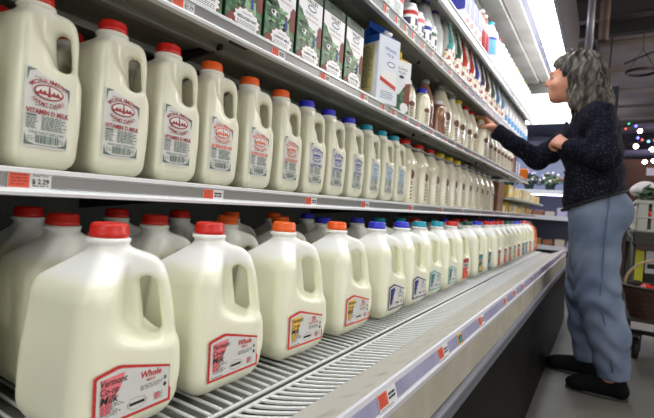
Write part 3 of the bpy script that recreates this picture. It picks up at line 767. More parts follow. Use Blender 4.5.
# shelves
shelf_defs = [(S1, .030, 4.75), (S2, .030, 4.10), (S3, .045, 3.98), (S4, .050, 4.05)]
for n, (sz, lip, xe) in enumerate(shelf_defs):
    m = MB().box(X0, xe, .572, 1.12 if n < 3 else 1.0, sz-.012, sz)
    yy = .62
    sh = cpart(m, 'shelf', SHELF)
    ribs = MB()
    for yy in (.66, .80, .94): ribs.extrude_x([(yy-.012, sz-.012), (yy-.008, sz-.024), (yy+.008, sz-.024), (yy+.012, sz-.012)], X0, xe)
    ribs.build('stiffener', SHELF, sh, bevel=0)
    t = sz+.003; b = t-lip-.002
    lp = MB().extrude_x([(.572, t), (.566, t), (.563, t-.001), (.563, t-.006), (.568, t-.007), (.568, b+.009), (.560, b+.007), (.558, b+.004), (.559, b), (.572, b)], X0, xe)
    lp.build('shelf_lip', LIPW, sh)
    MB().box(X0+.01, xe-.01, .5660, .568, b+.010, t-.008).build('ticket_channel', RAILG, sh)
    for bxp in [q for q in (-.5, .60, 1.62, 2.62, 3.62) if q < xe]:
        mb = MB().add([(bxp-.003, .64, sz-.012), (bxp+.003, .64, sz-.012), (bxp+.003, 1.10, sz-.012), (bxp-.003, 1.10, sz-.012),
                       (bxp-.003, .64, sz-.022), (bxp+.003, .64, sz-.022), (bxp+.003, 1.10, sz-.07), (bxp-.003, 1.10, sz-.07)],
                      [(0, 1, 2, 3), (7, 6, 5, 4), (0, 4, 5, 1), (1, 5, 6, 2), (2, 6, 7, 3), (3, 7, 4, 0)])
        mb.box(bxp-.02, bxp+.02, .585, .60, sz-.022, sz-.012)
        mb.build('bracket', mat('bracket_dark', s(60, 60, 58), .5), sh)
# canopy
CZ = 2.03; XC = 4.36
SOFF = mat('soffit_enamel', s(236, 234, 228), .4, noise=4, col2=s(206, 203, 196))
cpart(MB().extrude_x([(.475, CZ-.005), (.565, CZ+.012), (.565, CZ+.03), (.475, CZ+.03)], X0, XC).extrude_x([(.575, CZ-.002), (.68, CZ+.004), (.68, CZ+.03), (.575, CZ+.03)], X0, XC)
      .extrude_x([(.69, CZ+.004), (1.22, CZ-.03), (1.22, CZ+.03), (.69, CZ+.03)], X0, XC), 'soffit_panel', SOFF)
cpart(MB().box(X0, XC, .30, 1.30, CZ+.031, CZ+.05).box(X0, XC, .437, .475, CZ+.001, CZ+.03), 'canopy_deck', mat('canopy_metal', s(150, 152, 168), .25, .6))
cpart(MB().extrude_x([(.300, CZ-.012), (.315, CZ-.012), (.315, CZ+.03), (.300, CZ+.03)], X0, XC).box(X0, XC, .285, .300, CZ-.02, CZ+.46), 'fascia', mat('fascia_dark', s(52, 46, 50), .35))
cpart(MB().box(XC, XC+.02, .285, 1.30, CZ-.09, CZ+.46), 'canopy_end', mat('canopy_end_grey', s(100, 98, 92), .5))
cpart(MB().extrude_x([(.320, CZ+.012), (.324, CZ-.020), (.345, CZ-.042), (.408, CZ-.042), (.428, CZ-.020), (.432, CZ+.012)], X0+.02, XC-.04), 'light_diffuser', mat('lamp_diffuser', (1, 1, 1), .5, emit=(.96, .98, 1.), strength=21.0))
for x in (.6, 1.5, 2.4, 3.3): cpart(MB().box(x-.006, x+.006, .318, .435, CZ-.046, CZ-.0425), 'diffuser_clip', mat('clip_grey', s(180, 184, 190), .4))
for k in range(12): cpart(MB().ball((.4+.33*k, .283, CZ+.04+.02*math.sin(k*2.1)), .006, 8), 'fascia_bead', mat('bead_chrome', s(220, 216, 220), .2, .8))  # small bright beads dotted unevenly along the fascia

# price tickets
TORG = mat('ticket_orange', s(226, 92, 62), .5); TW = mat('ticket_white', s(226, 226, 226), .5)
def ticket(x, y, z, h, label, group, tilt=0., price=None, w=.05, head=None, colr=None):
    e = empty('price_ticket', (x, y, z)); e.rotation_euler = (tilt, 0, 0)
    obj('ticket_card', MB().box(-w/2, w/2, -.0006, .0, 0, h).mesh('ticket_card', TW), e)
    F = Flat(front_plane(-.0007))
    F.rect(-w/2+.0005, -w*.02, h*.22, h-.0005, colr or TORG, 0)
    F.lines(-w/2+.003, -w*.05, h*.9, h*.3, 4, LDRED, 1, th=.3)
    if price:
        F.text('Retail Price', w*.24, h*.78, h*.20, LGREY, 1, width=w*.36)
        F.text(price, w*.24, h*.42, h*.36, INK, 1, width=w*.40, bold=.02); F.lines(w*.04, w*.44, h*.38, h*.26, 1, INK, 1)
        F.text('WHOLE MILK 1/2 GALLON', 0, h*.06, h*.17, INK, 1, width=w*.8)
    else:
        F.lines(w*.04, w*.44, h*.8, h*.35, 2, INK, 1, th=.6, rag=.1); F.lines(-w*.45, w*.45, h*.17, h*.03, 1, LGREY, 1)
    obj('ticket_print', F.mesh('ticket_print'), e)
    tag(e, label, 'price ticket', group); return e
t1x = [.249, .533, .83, 1.10, 1.45, 1.79, 2.1, 2.45, 2.8, 3.2]
for i, x in enumerate(t1x):
    h = .0235 if i == 0 else .020
    ticket(x, .5655, S1-.024-.001, h, 'orange and white price ticket reading $ 2.29 below the nearest half-gallon jugs' if i == 0 else
           f'orange and white price ticket, {ORD[i]} along the lip of the half-gallon shelf', 'price tickets on the half-gallon shelf', price='$ 2.29' if i == 0 else None, w=.046)
t2x = [.447, .680, .853, 1.05, 1.177, 1.251, 1.35, 1.458, 1.606, 1.78, 1.9, 2.03, 2.18, 2.33, 2.5, 2.68, 2.86, 3.05, 3.3, 3.6]
for i, x in enumerate(t2x):
    ticket(x, .5655, S2-.023, .018, f'red-orange price ticket, {ORD[i]} along the lip of the carton shelf', 'price tickets on the carton shelf', w=.042,
           price='$1.79' if i == 0 else None, colr=TORG)
t3x = [1.145, 1.223, 1.291, 1.356, 1.454, 1.544, 1.66, 1.78, 1.91, 2.03, 2.15, 2.27, 2.39, 2.52, 2.65, 2.79, 2.95, 3.1, 3.3, 3.5]
for i, x in enumerate(t3x):
    ticket(x, .5655, S3-.035, .026, f'dark red price ticket, {ORD[i]} along the lip of the swirl-bottle shelf', 'price tickets on the swirl-bottle shelf', w=.036)
t4x = [2.1, 2.3, 2.5, 2.7, 2.95, 3.2, 3.5]
for i, x in enumerate(t4x):
    ticket(x, .5655, S4-.040, .028, f'pale price ticket, {ORD[i]} along the lip of the topmost shelf', 'price tickets on the topmost shelf', w=.036, colr=CCREAM)
t0x = [.584, .843, 1.156, 1.481, 1.66, 1.85, 2.1, 2.35, 2.6, 2.85, 3.1, 3.35, 3.6, 3.85]
for i, x in enumerate(t0x):
    ticket(x, .2388, .5445, .0245, f'orange and white price ticket, {ORD[i]} from near end of the slanted front rail', 'price tickets on the slanted front rail', tilt=-.30, w=.060)
e = empty('shelf_sticker', (.962, .2392, .5455)); e.rotation_euler = (-.30, 0, 0)
obj('sticker_card', MB().box(-.016, .016, -.0006, 0, 0, .0215).mesh('sticker_card', LYEL), e)
F = Flat(front_plane(-.0007)); F.rect(-.0125, .0125, .003, .0185, LNAVY, 0); F.poly([(-.008, .005), (.004, .004), (.008, .015), (-.002, .017)], LTEAL, 1); obj('sticker_print', F.mesh('sticker_print'), e)
tag(e, 'small yellow-edged dark blue sticker on the front rail between two price tickets', 'sticker')

# ------------------------------------------------------------------ end of the case: juice jugs, box, cheese shelves
JM = {'orange': mat('orange_juice', s(226, 120, 40), .25, sss=.2), 'cider': mat('brown_cider', s(150, 76, 40), .2)}
for i, (x, y, k, c) in enumerate([(3.93, .515, 'orange', GRN), (4.03, .56, 'cider', 'white')]):
    b = G_BODY.copy(); b.materials.clear(); b.materials.append(JM[k])
    e = jug('juice_jug', b, capm(G_CAP, c), None, (x, y, DECK), 0, ['orange juice jug with green cap at the far end of the bottom deck', 'brown cider jug at the very end of the bottom deck row'][i], 'juice jugs at the end of the deck', 'juice jug')
    F = Flat(lambda u, v, l: (-.0754-LAY*(l+1), -u, v)); F.rect(-.04, .04, .03, .10, LGRN if i == 0 else LTOM, 0); F.ell((0, .06), (.025, .02), LYEL, 1); obj('end_label', F.mesh('end_label'), e)
KRAFT = mat('kraft_cardboard', s(140, 98, 66), .7, noise=20, col2=s(112, 78, 54))
e = MB().box(-.10, .10, -.10, .12, 0, .20).box(-.102, .102, -.102, -.10, .09, .094).build('cardboard_box', KRAFT, None, .002, (3.17, .70, S1))
tag(e, 'brown cardboard box standing past the last glass bottle on the middle shelf', 'box')
MB().box(-.101, .05, -.10, .0, .02, .2)
cc = empty('cheese_shelf_unit', (4.2, .55, 0))
cc.location = (0, 0, 0)
tag(cc, 'grey shelf of packed yellow cheese beyond the brown cardboard box', 'shelf unit')
cc.location = (4.3, .9, .80)
def off(o, l): o.location = (-l[0], -l[1], -l[2]); return o
CL = (4.3, .9, .80)
off(MB().prism([(3.30, .535), (5.05, .535), (5.12, .56), (5.14, .62), (5.14, 1.1), (3.30, 1.1)], .935, .955).build('shelf_board', SHELF, cc, .003), CL)
off(MB().box(3.30, 5.14, 1.08, 1.12, .845, 1.10).build('back_board', BACKP, cc), CL)
CH = [mat('cheese_yellow', s(228, 196, 92), .5), mat('cheese_pale', s(226, 218, 172), .5), mat('cheese_pack_white', s(222, 222, 214), .4), mat('cheese_gold', s(206, 168, 66), .5)]
for lvl, (zb, y) in enumerate([(.955, .60), (S1, .64)]):
    for i in range(15 if lvl == 0 else 11):
        x = 3.36+.112*i; 
        if lvl == 1: x = 3.36+.118*i
        h = random.uniform(.06, .09) if lvl == 0 else random.uniform(.05, .078)
        e = MB().box(-.045, .045, -.03, .05, 0, h).box(-.034, .034, -.0308, -.03, h*.25, h*.75, 1).build('cheese_pack', [CH[(i*7+lvl) % 4], CH[(i*5+2) % 4]], None, .003, (x, y, zb))
        e.rotation_euler = (0, 0, jit(.12))
        tag(e, f'wrapped block of cheese, {ORD[i]} on the {"upper" if lvl == 0 else "lower"} cheese shelf past the box', 'cheese', f'cheese packs on the {"upper" if lvl == 0 else "lower"} cheese shelf')
# things at the far end of the carton shelf
for i, (x, w, h, m, nm) in enumerate([(3.57, .05, .17, KRAFT, 'brown'), (3.70, .04, .15, mat('box_violet', s(100, 60, 150), .4), 'violet'), (3.82, .05, .15, LSKY, 'light blue')]):
    e = MB().box(-w, w, -.03, .05, 0, h).box(-w*.7, w*.7, -.031, -.03, h*.2, h*.8, 1).build('dairy_box', [m, CW if i else KRAFT], None, .002, (x, .63, S2))
    tag(e, f'{nm} box near the far end of the carton shelf', 'box', 'boxes at the far end of the carton shelf')
for i, (x, z, y, m, nm) in enumerate([(3.93, 0, .60, mat('tub_orange', s(250, 130, 30), .4), 'orange'), (4.03, 0, .61, mat('tub_red', s(230, 60, 40), .4), 'red')]):
    e = MB().loft([(.035, 0), (.045, .005), (.052, .07), (.055, .072), (.055, .080), (.05, .082), (.001, .083)], n=28).build('plastic_tub', m, None, 0, (x, y, S2))
    tag(e, f'round {nm} plastic tub at the far end of the carton shelf', 'tub', 'round tubs at the end of the carton shelf')

# ------------------------------------------------------------------ far cooler across the aisle end
FX = 5.55
fc = empty('far_display_cooler', (FX+.4, .75, 0))
tag(fc, 'blue-lit open cooler with bright white header across the far end of the aisle', 'display case')
FL = (FX+.4, .75, 0)
BLG = mat('cooler_blue_grey', s(128, 134, 158), .35); DKB = mat('cooler_dark', s(48, 48, 56), .5)
off(MB().box(FX, FX+.8, -.05, 2.0, .10, .34).box(FX+.02, FX+.8, -.05, 2.0, 0, .10, 1).build('cooler_base', [mat('cooler_base_grey', s(132, 128, 124), .4), DKB], fc, .004), FL)
off(MB().box(FX+.76, FX+.8, -.05, 2.0, .34, 2.3).build('back_panel', BLG, fc), FL)
for zz in (.50, .84, 1.13): off(MB().box(FX+.04, FX+.76, -.05, 2.0, zz-.03, zz).box(FX+.02, FX+.04, -.05, 2.0, zz-.04, zz+.01, 1).build('shelf', [BLG, LIPW], fc), FL)
off(MB().box(FX-.02, FX+.8, -.05, 2.0, 1.87, 2.26).build('header', DKB, fc), FL)
off(MB().box(FX-.03, FX-.02, .02, 1.9, 1.885, 2.245).build('header_light', mat('header_glow', (1, 1, 1), .5, emit=(1, .99, .96), strength=3.2), fc), FL)
off(MB().box(FX+.06, FX+.10, .0, 1.95, 1.08, 1.10).build('shelf_light', mat('blue_shelf_lamp', (1, 1, 1), .5, emit=(.72, .74, 1.), strength=9), fc), FL)
pk = [mat('pack_a', s(196, 150, 90), .5), mat('pack_b', s(212, 206, 226), .4), mat('pack_c', s(170, 110, 80), .5), mat('pack_d', s(120, 128, 180), .4), mat('pack_e', s(226, 214, 190), .5)]
for lvl, zz in enumerate((.50, .84)):
    for i in range(12):
        y = .04+.12*i; h = random.uniform(.05, .10)
        e = MB().box(-.06, .06, -.05, .05, 0, h).prism([(-.05, -.04), (.05, -.04), (.05, .04), (-.05, .04)], h, h+.006, 1).build('food_package', [pk[(i*3+lvl*2) % 5], pk[(i+1) % 5]], None, .004, (FX+.14, y, zz))
        tag(e, f'food package on the {["lower", "upper"][lvl]} shelf of the far cooler, {ORD[i]} from its right end', 'food package', f'packages on the {["lower", "upper"][lvl]} far cooler shelf')
LEAF = [mat('leaf_green', s(70, 96, 62), .6), mat('leaf_olive', s(104, 106, 70), .6), mat('leaf_dark', s(36, 52, 36), .6)]
def bouquet(name, loc, rad, n, flower, label, cat, group=None, leaf=None, wrap=None):
    e = empty(name, loc)
    mb = MB()
    for k in range(n):
        a, b, rr = random.uniform(0, 2*PI), random.uniform(-.2, 1.3), rad*random.uniform(.4, 1)
        c = Vector((rr*math.cos(a)*math.cos(b), rr*math.sin(a)*math.cos(b), rad*.9+rr*math.sin(b)))
        d = Vector((random.gauss(0, 1), random.gauss(0, 1), random.gauss(0, .6))).normalized(); t = d.orthogonal().normalized()
        L = rad*random.uniform(.22, .42); nn = d.cross(t)*L*.08
        mb.add([c-d*L, c+t*L*.35+nn, c+d*L, c-t*L*.35+nn, c+nn*2], [(0, 1, 4), (1, 2, 4), (2, 3, 4), (3, 0, 4)], k % 3, True)
    mb.build('foliage', leaf or LEAF, e)
    if wrap: MB().loft([(rad*.35, 0), (rad*.45, rad*.5), (rad*.6, rad*.9)], n=20, cap1=False).build('pot', wrap, e)
    if flower:
        fb = MB()
        for k in range(max(5, n//12)):
            a, b = random.uniform(0, 2*PI), random.uniform(0, 1.4)
            fb.ball((rad*math.cos(a)*math.cos(b), rad*math.sin(a)*math.cos(b), rad*.95+rad*math.sin(b)), rad*.13, 8)
        fb.build('flowers', flower, e)
    tag(e, label, cat, group); return e
FLW = [mat('flower_lilac', s(176, 164, 206), .5), mat('flower_rust', s(176, 104, 80), .5), mat('flower_white', s(214, 210, 224), .5)]
for i, (y, z) in enumerate([(.10, 1.13), (.33, 1.13), (.56, 1.13), (.79, 1.13), (1.02, 1.13)]):
    bouquet('potted_flowers', (FX+.30, y, z), .118, 150, FLW[i % 3], f'bouquet with {["lilac", "rust", "white"][i % 3]} blooms on the far cooler top shelf, {ORD[i]} from its right end', 'flowers', 'bouquets on the far cooler', wrap=LEAF[2])

# ------------------------------------------------------------------ room shell
FLOOR = mat('concrete_floor', s(108, 106, 97), .5, noise=3.5, col2=s(88, 86, 79), detail=10, bump=(30, .03), ramp=(.3, .7))
st = lambda o: tag(o, kind='structure')
st(MB().box(-4, 16.5, -6, 1.32, -.05, 0).box(-4, 16.5, 1.32, 4, -.05, 0).build('floor', FLOOR))
CEIL = mat('ceiling_deck', s(134, 124, 116), .8, noise=2, col2=s(116, 108, 100))
cm = MB(); cm.box(-4, 16.5, -6, 4, 3.62, 3.66)
x = -3.9
while x < 16.4: cm.box(x, x+.08, -6, 4, 3.56, 3.62); x += 1.5
st(cm.build('ceiling', CEIL))
DARKW = mat('dark_wall', s(58, 52, 60), .8, noise=3, col2=s(40, 36, 44))
st(MB().box(16.4, 16.5, -6, 4, 0, 3.62).build('wall_far', DARKW))
st(MB().box(-4, 16.5, 3.95, 4, 0, 3.62).build('wall_left', DARKW))
st(MB().box(-4, 16.5, -6.05, -6, 0, 3.62).build('wall_right', mat('side_wall', s(150, 142, 130), .8, noise=2, col2=s(130, 124, 114))))
st(MB().box(-4.05, -4, -6, 4, 0, 3.62).build('wall_near', mat('side_wall', s(150, 142, 130), .8)))
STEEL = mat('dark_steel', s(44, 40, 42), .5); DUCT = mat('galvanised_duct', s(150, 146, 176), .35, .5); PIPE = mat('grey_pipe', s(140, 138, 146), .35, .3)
def beamx(name, x, y0, y1, z0, z1, w, label, group):
    m = MB().box(x-w/2, x+w/2, y0, y1, z1-.015, z1).box(x-w/2, x+w/2, y0, y1, z0, z0+.015).box(x-.008, x+.008, y0, y1, z0, z1)
    o = m.build(name, STEEL, None, 0, (0, 0, 0)); tag(o, label, 'steel beam', group)
beamx('steel_beam', 6.35, -5.9, 3.9, 3.30, 3.58, .12, 'dark steel ceiling beam nearest the camera above the shopper', 'ceiling beams')
beamx('steel_beam', 7.05, -5.9, 3.9, 3.34, 3.58, .12, 'dark steel ceiling beam, second one back above the shopper', 'ceiling beams')
dm = MB().tube([(10.2, -5.5, 2.86), (10.2, 1.9, 2.52)], .085, 16)
for k in range(4): dm.tube([(10.2, -5+2.1*k, 2.84-.092*k*1.05), (10.2, -5+2.1*k, 3.57)], .008, 6)
o = dm.build('air_duct', DUCT); tag(o, 'lavender-lit metal air duct crossing the back, upper of two', 'duct', 'air ducts')
dm = MB().tube([(11.4, -5.5, 2.52), (11.4, 1.9, 2.22)], .075, 16)
for k in range(4): dm.tube([(11.4, -5+2.1*k, 2.50-.081*k*1.05), (11.4, -5+2.1*k, 3.57)], .008, 6)
o = dm.build('air_duct', DUCT); tag(o, 'lavender-lit metal air duct crossing the back, lower of two', 'duct', 'air ducts')
o = MB().tube([(7.0, .34, 3.56), (7.6, .24, 3.2), (8.6, .13, 2.95)], .06, 12).build('sloping_pipe', STEEL); tag(o, 'black sloping pipe above the shopper head', 'pipe')
o = MB().tube([(6.9, -1.6, 3.5), (7.4, -.1, 3.05)], .015, 8).build('conduit', PIPE); tag(o, 'thin pale conduit slanting across the ceiling', 'conduit')
o = MB().tube([(5.2, .245, 2.45), (5.2, .245, 3.55)], .035, 14).build('vertical_pipe', PIPE); tag(o, 'grey vertical pipe beside the canopy end', 'pipe')
o = MB().loft([(.045, 2.78), (.05, 2.80), (.05, 2.98), (.046, 2.99), (.05, 3.0), (.05, 3.2), (.045, 3.22), (.02, 3.25), (.02, 3.60)], n=20, c=(5.6, .135)).build('brown_duct_sleeve', mat('brown_sleeve', s(84, 62, 54), .6)); tag(o, 'brown ribbed sleeve hanging beside the grey vertical pipe', 'duct')
o = MB().tube([(7.2, .06, 3.58), (7.2, .075, 1.9)], .008, 6).build('hanging_cable', STEEL); tag(o, 'thin black cable hanging straight from the ceiling', 'cable')
# hanging ring
e = empty('hanging_ring_light', (7.2, -.30, 2.86))
pts = [(.17*math.cos(2*PI*k/32), .17*math.sin(2*PI*k/32), 0) for k in range(32)]
MB().tube(pts, .018, 8, closed=True).build('ring', STEEL, e); MB().tube([(0, .17, 0), (0, 0, .3), (0, 0, .72)], .005, 6).tube([(0, -.17, 0), (0, 0, .3)], .005, 6).build('hanger', STEEL, e)
tag(e, 'dark flat ring fitting hanging below the ceiling at right', 'hanging fitting')
# string lights
def emis(name, c, st_): return mat(name, c, .5, emit=c, strength=st_)
BL = {'white': emis('bulb_white', (1, .86, .66), 30), 'green': emis('bulb_green', (.05, .8, .35), 3), 'blue': emis('bulb_blue', (.15, .15, 1), 5), 'red': emis('bulb_red', (1, .12, .06), 4), 'cyan': emis('bulb_cyan', (.2, .6, 1), 3)}
o = MB().tube([(9, .2, 2.40), (9, -.16, 2.455), (9, -.6, 2.545), (9, -1.4, 2.66), (9, -3, 2.9), (9, -3.4, 3.58)], .022, 8).build('light_cable', STEEL); tag(o, 'thick black cable carrying the coloured string lights', 'cable')
o = MB().tube([(9, .2, 2.02), (9, -.35, 2.17), (9, -.6, 2.24), (9, -1.3, 2.35), (9, -2.6, 2.6), (9, -3.2, 3.58)], .008, 6).build('light_cable', STEEL); tag(o, 'thin lower cable of the string lights below the thick one', 'cable')
for i, (y, z, c, r) in enumerate([(-.259, 2.50, 'green', .016), (-.359, 2.465, 'blue', .02), (-.421, 2.377, 'white', .032), (-.383, 2.12, 'white', .034), (-.604, 2.07, 'white', .034), (-.52, 1.86, 'white', .03), (-.64, 1.875, 'white', .032),
                            (-.55, 2.20, 'cyan', .02), (-.40, 2.26, 'blue', .02), (-.46, 2.23, 'red', .014), (-.63, 2.215, 'red', .016), (-.22, 2.42, 'red', .012), (.05, 2.33, 'green', .016)]):
    e = empty('string_light_bulb', (9, y, z)); MB().ball((0, 0, 0), r, 12).build('bulb', BL[c], e); MB().tube([(0, 0, r*.9), (0, 0, r*.9+.03)], r*.45, 8).build('socket', STEEL, e)
    tag(e, f'{"glowing white" if c == "white" else c} string light bulb, {ORD[i]} of the thirteen above the produce area', 'light bulb', 'string lights')
# produce stand far right
o = MB().box(8.2, 9.2, -3.5, .1, 0, .9).box(8.15, 9.25, -3.55, .12, .9, .94).build('produce_stand', mat('dark_wood', s(66, 50, 44), .6), None, .005); tag(o, 'dark wooden produce stand in the background at right', 'stand')
o = MB().box(9.4, 9.5, -3.5, 1.5, 0, 1.95).build('dark_red_partition', mat('dark_red_board', s(74, 44, 40), .7)); tag(o, 'dark reddish board partition behind the produce stand', 'partition')
e = empty('hanging_sign', (8.6, -.66, 1.60)); MB().box(0, .01, -.16, .13, 0, .12).build('sign_board', mat('sign_lilac', s(214, 212, 238), .5), e); MB().tube([(0.005, .0, .12), (.005, .0, 2.0)], .003, 6).build('wire', STEEL, e)
tag(e, 'blank pale lilac sign hanging above the produce at far right', 'sign')
for i in range(9):
    o = MB().ball((0, 0, .04), (.045, .045, .04), 12).loft([(.004, .075), (.003, .09)], n=8, m=1).build('red_apple', [mat('fruit_red', s(206, 44, 34), .35), BROWN], None, 0, (8.3, -.15-.11*i, .94)); tag(o, 'red fruit standing on the dark produce stand', 'fruit', 'red fruit on the produce stand')

# ------------------------------------------------------------------ cart at the right with goods
CH_ = mat('cart_grey_plastic', s(104, 108, 110), .45); CDK = mat('cart_dark_metal', s(54, 56, 50), .45, .3); RUB = mat('rubber_black', s(28, 28, 28), .6)
ct = empty('shopping_cart', (3.7, -.48, 0)); tag(ct, 'dark two-tier shopping cart parked behind the woman at the right edge', 'cart')
CTL = (3.7, -.48, 0)
def cpt(mb, n, m, parent=None, bevel=0):
    return off(mb.build(n, m, parent or ct, bevel), CTL) if parent is None else mb.build(n, m, parent)
cx0, cx1, cy0, cy1 = 3.30, 4.05, -.86, -.17
m = MB()
for yy in (cy0, cy1): m.tube([(cx0, yy, .10), (cx0, yy, .13), (cx0+.02, yy, .74), (cx1, yy, .76), (cx1, yy, .30), (cx0, yy, .17)], .014, 10)
m.tube([(cx0, cy0, .17), (cx0, cy1, .17)], .014, 10).tube([(cx1, cy0, .30), (cx1, cy1, .30)], .014, 10).tube([(cx0+.02, cy0, .74), (cx0+.02, cy1, .74)], .014, 10)
cpt(m, 'frame', CDK)
m = MB().box(cx0, cx1, cy0, cy1, .70, .715).box(cx0-.01, cx0+.01, cy0, cy1, .70, .78).box(cx1-.01, cx1+.01, cy0, cy1, .70, .78).box(cx0, cx1, cy1-.01, cy1+.01, .70, .78).box(cx0, cx1, cy0-.01, cy0+.01, .70, .78)
cpt(m, 'upper_tray', CDK, bevel=.003)
m = MB()
for k in range(22):
    y = cy0+(cy1-cy0)*k/21; m.box(cx0-.006, cx0+.0, y-.011, y+.011, .27, .40); m.box(cx0, cx1, y-.011, y+.011, .262, .27)
for k in range(20):
    x = cx0+(cx1-cx0)*k/19; m.box(x-.012, x+.012, cy1-.004, cy1+.004, .27, .40)
cpt(m, 'lower_basket', CH_)
m = MB().tube([(cx0, cy0, .40), (cx0, cy1, .40), (cx1, cy1, .40), (cx1, cy0, .40)], .008, 8, closed=True); cpt(m, 'basket_rim', CDK)
for (x, y) in ((cx0+.03, cy0+.03), (cx0+.03, cy1-.05), (cx1-.03, cy0+.03), (cx1-.03, cy1-.03)):
    w = empty('caster'); w.parent = ct; w.location = (x-CTL[0], y-CTL[1], 0)
    o = MB().loft([(.062, -.016), (.066, -.010), (.066, .010), (.062, .016)], n=24).build('wheel', RUB, w); o.rotation_euler = (PI/2, 0, 0); o.location = (0, 0, .066)
    MB().box(-.02, .02, -.026, -.020, .05, .15).box(-.02, .02, .020, .026, .05, .15).box(-.025, .025, -.028, .028, .14, .16).build('fork', CDK, w)
e = MB()
for k in range(9):
    y = -.205-.068*k; e.box(3.32, 3.332, y-.025, y+.025, .785, .965)
for k in range(9): e.box(3.345+.068*k, 3.39+.068*k, -.182, -.17, .785, .965)
e.box(3.325, 3.95, -.80, -.18, .78, .79).box(3.316, 3.336, -.80, -.17, .955, .975).box(3.32, 3.95, -.185, -.165, .955, .975).box(3.316, 3.336, -.80, -.17, .865, .875)
o = e.build('slatted_crate', mat('crate_pale', s(182, 184, 172), .55), None, .002); tag(o, 'pale slatted crate on the upper tray of the cart', 'crate')
for i, (y, x) in enumerate([(-.27, 3.45), (-.42, 3.44), (-.58, 3.46), (-.33, 3.64), (-.5, 3.66)]):
    bouquet('leafy_greens', (x, y, .86), .11, 160, None, f'bunch of dark leafy greens in the pale crate, {ORD[i]} from the woman', 'greens', 'leafy greens in the crate', leaf=[LEAF[2], mat('leaf_bright', s(60, 104, 50), .55), LEAF[2]])
F = Field((3.6, -.62, .98), (4.05, -.10, 1.26), .008)
for k in range(9): F.ell((3.82+random.uniform(-.06, .06), -.20-.042*k, 1.060+.018*math.sin(k*1.7)), (.10, .055, .042+.010*math.sin(k*2.3)), .05)
o = F.build('white_cloth_bag', mat('bag_white', s(206, 200, 204), .7, bump=(20, .3))); tag(o, 'crumpled white bag lying over the leafy greens', 'bag')
MB()
for nm, args, mm, lb in [('yellow_box', (3.42, 3.56, -.235, -.17, .41, .66), mat('box_yellow', s(196, 196, 50), .5), 'yellow box standing in the lower basket of the cart'),
                         ('white_box', (3.44, 3.60, -.36, -.245, .52, .66), mat('box_white', s(206, 206, 216), .5), 'white box beside the yellow box in the cart'),
                         ('black_box', (3.44, 3.60, -.36, -.245, .41, .519), mat('box_black', s(24, 24, 26), .5), 'black box below the white box in the cart')]:
    o = MB().box(*args).box(args[0]-.001, args[0], args[2]+.01, args[3]-.01, args[4]+.03, args[4]+.06, 1).build(nm, [mm, INK if nm != 'black_box' else mm], None, .002); tag(o, lb, 'box')
# basket hanging in front of the cart
bk = empty('woven_basket', (3.12, -.30, .30)); tag(bk, 'dark woven basket of reddish fruit in front of the cart', 'basket')
def ringloop(z, r, th): return [(r*math.cos(2*PI*k/36), r*1.15*math.sin(2*PI*k/36), z) for k in range(36)]
m = MB()
for k in range(12): m.tube(ringloop(.0+.014*k, .115+.0032*k, 1), .0072, 6, closed=True)
m.loft([(.11, 0), (.11, .004)], n=24)
m.build('woven_wall', mat('basket_brown', s(96, 62, 46), .7, noise=60, col2=s(60, 46, 36)), bk)
m = MB().tube(ringloop(.172, .155, 1), .010, 8, closed=True); m.build('rim', mat('rim_dark', s(40, 36, 26), .6), bk)
m = MB().tube([(0, .17*math.cos(PI*k/16), .17+.16*math.sin(PI*k/16)) for k in range(17)], .007, 8); m.build('basket_handle', mat('handle_tan', s(186, 160, 124), .6), bk)
for i in range(7):
    a = i*2*PI/6; rr = .07 if i < 6 else 0
    o = MB().ball((0, 0, .035), .037, 12).build('red_apple', mat('fruit_red', s(206, 44, 34), .35), None, 0, (3.12+rr*math.cos(a), -.30+rr*math.sin(a), .415)); tag(o, 'red fruit lying on top of the woven basket', 'fruit', 'red fruit in the woven basket')
bs = MB().box(2.99, 3.27, -.47, -.14, .285, .30)
for (x, y) in ((3.01, -.45), (3.01, -.16), (3.25, -.45), (3.25, -.16)): bs.tube([(x, y, .0), (x, y, .29)], .006, 6)
tag(bs.build('low_wire_stand', CDK), 'low dark stand carrying the woven basket', 'stand')

# ------------------------------------------------------------------ the woman reaching to the shelf
PX = 2.60
SKIN = mat('skin', s(206, 150, 122), .5, sss=.15, noise=18, col2=s(196, 132, 106)); 
JACK = mat('boucle_navy', s(20, 21, 31), .9, noise=110, col2=s(78, 78, 100), ramp=(.54, .82), bump=(90, .6), detail=6)
JEAN = mat('jeans_denim', s(92, 104, 128), .85, noise=5, col2=s(122, 134, 154), bump=(160, .15), detail=8)
HAIR = mat('hair_grey', s(40, 36, 33), .55, noise=16, col2=s(120, 113, 102), ramp=(.40, .72), nscale=(2.5, 2.5, .5), detail=8, bump=(40, .6))
SHOE = mat('suede_black', s(16, 15, 16), .85, bump=(120, .2)); SOLE = mat('sole_dark_grey', s(44, 44, 46), .6)
for q in (JACK, JEAN, SHOE): dull(q, .08)
dull(KICK, .06); dull(HAIR, .25)
w = empty('person', (PX, 0, 0)); tag(w, 'woman in dark jacket and light jeans reaching to a bottle with her right hand', 'person')
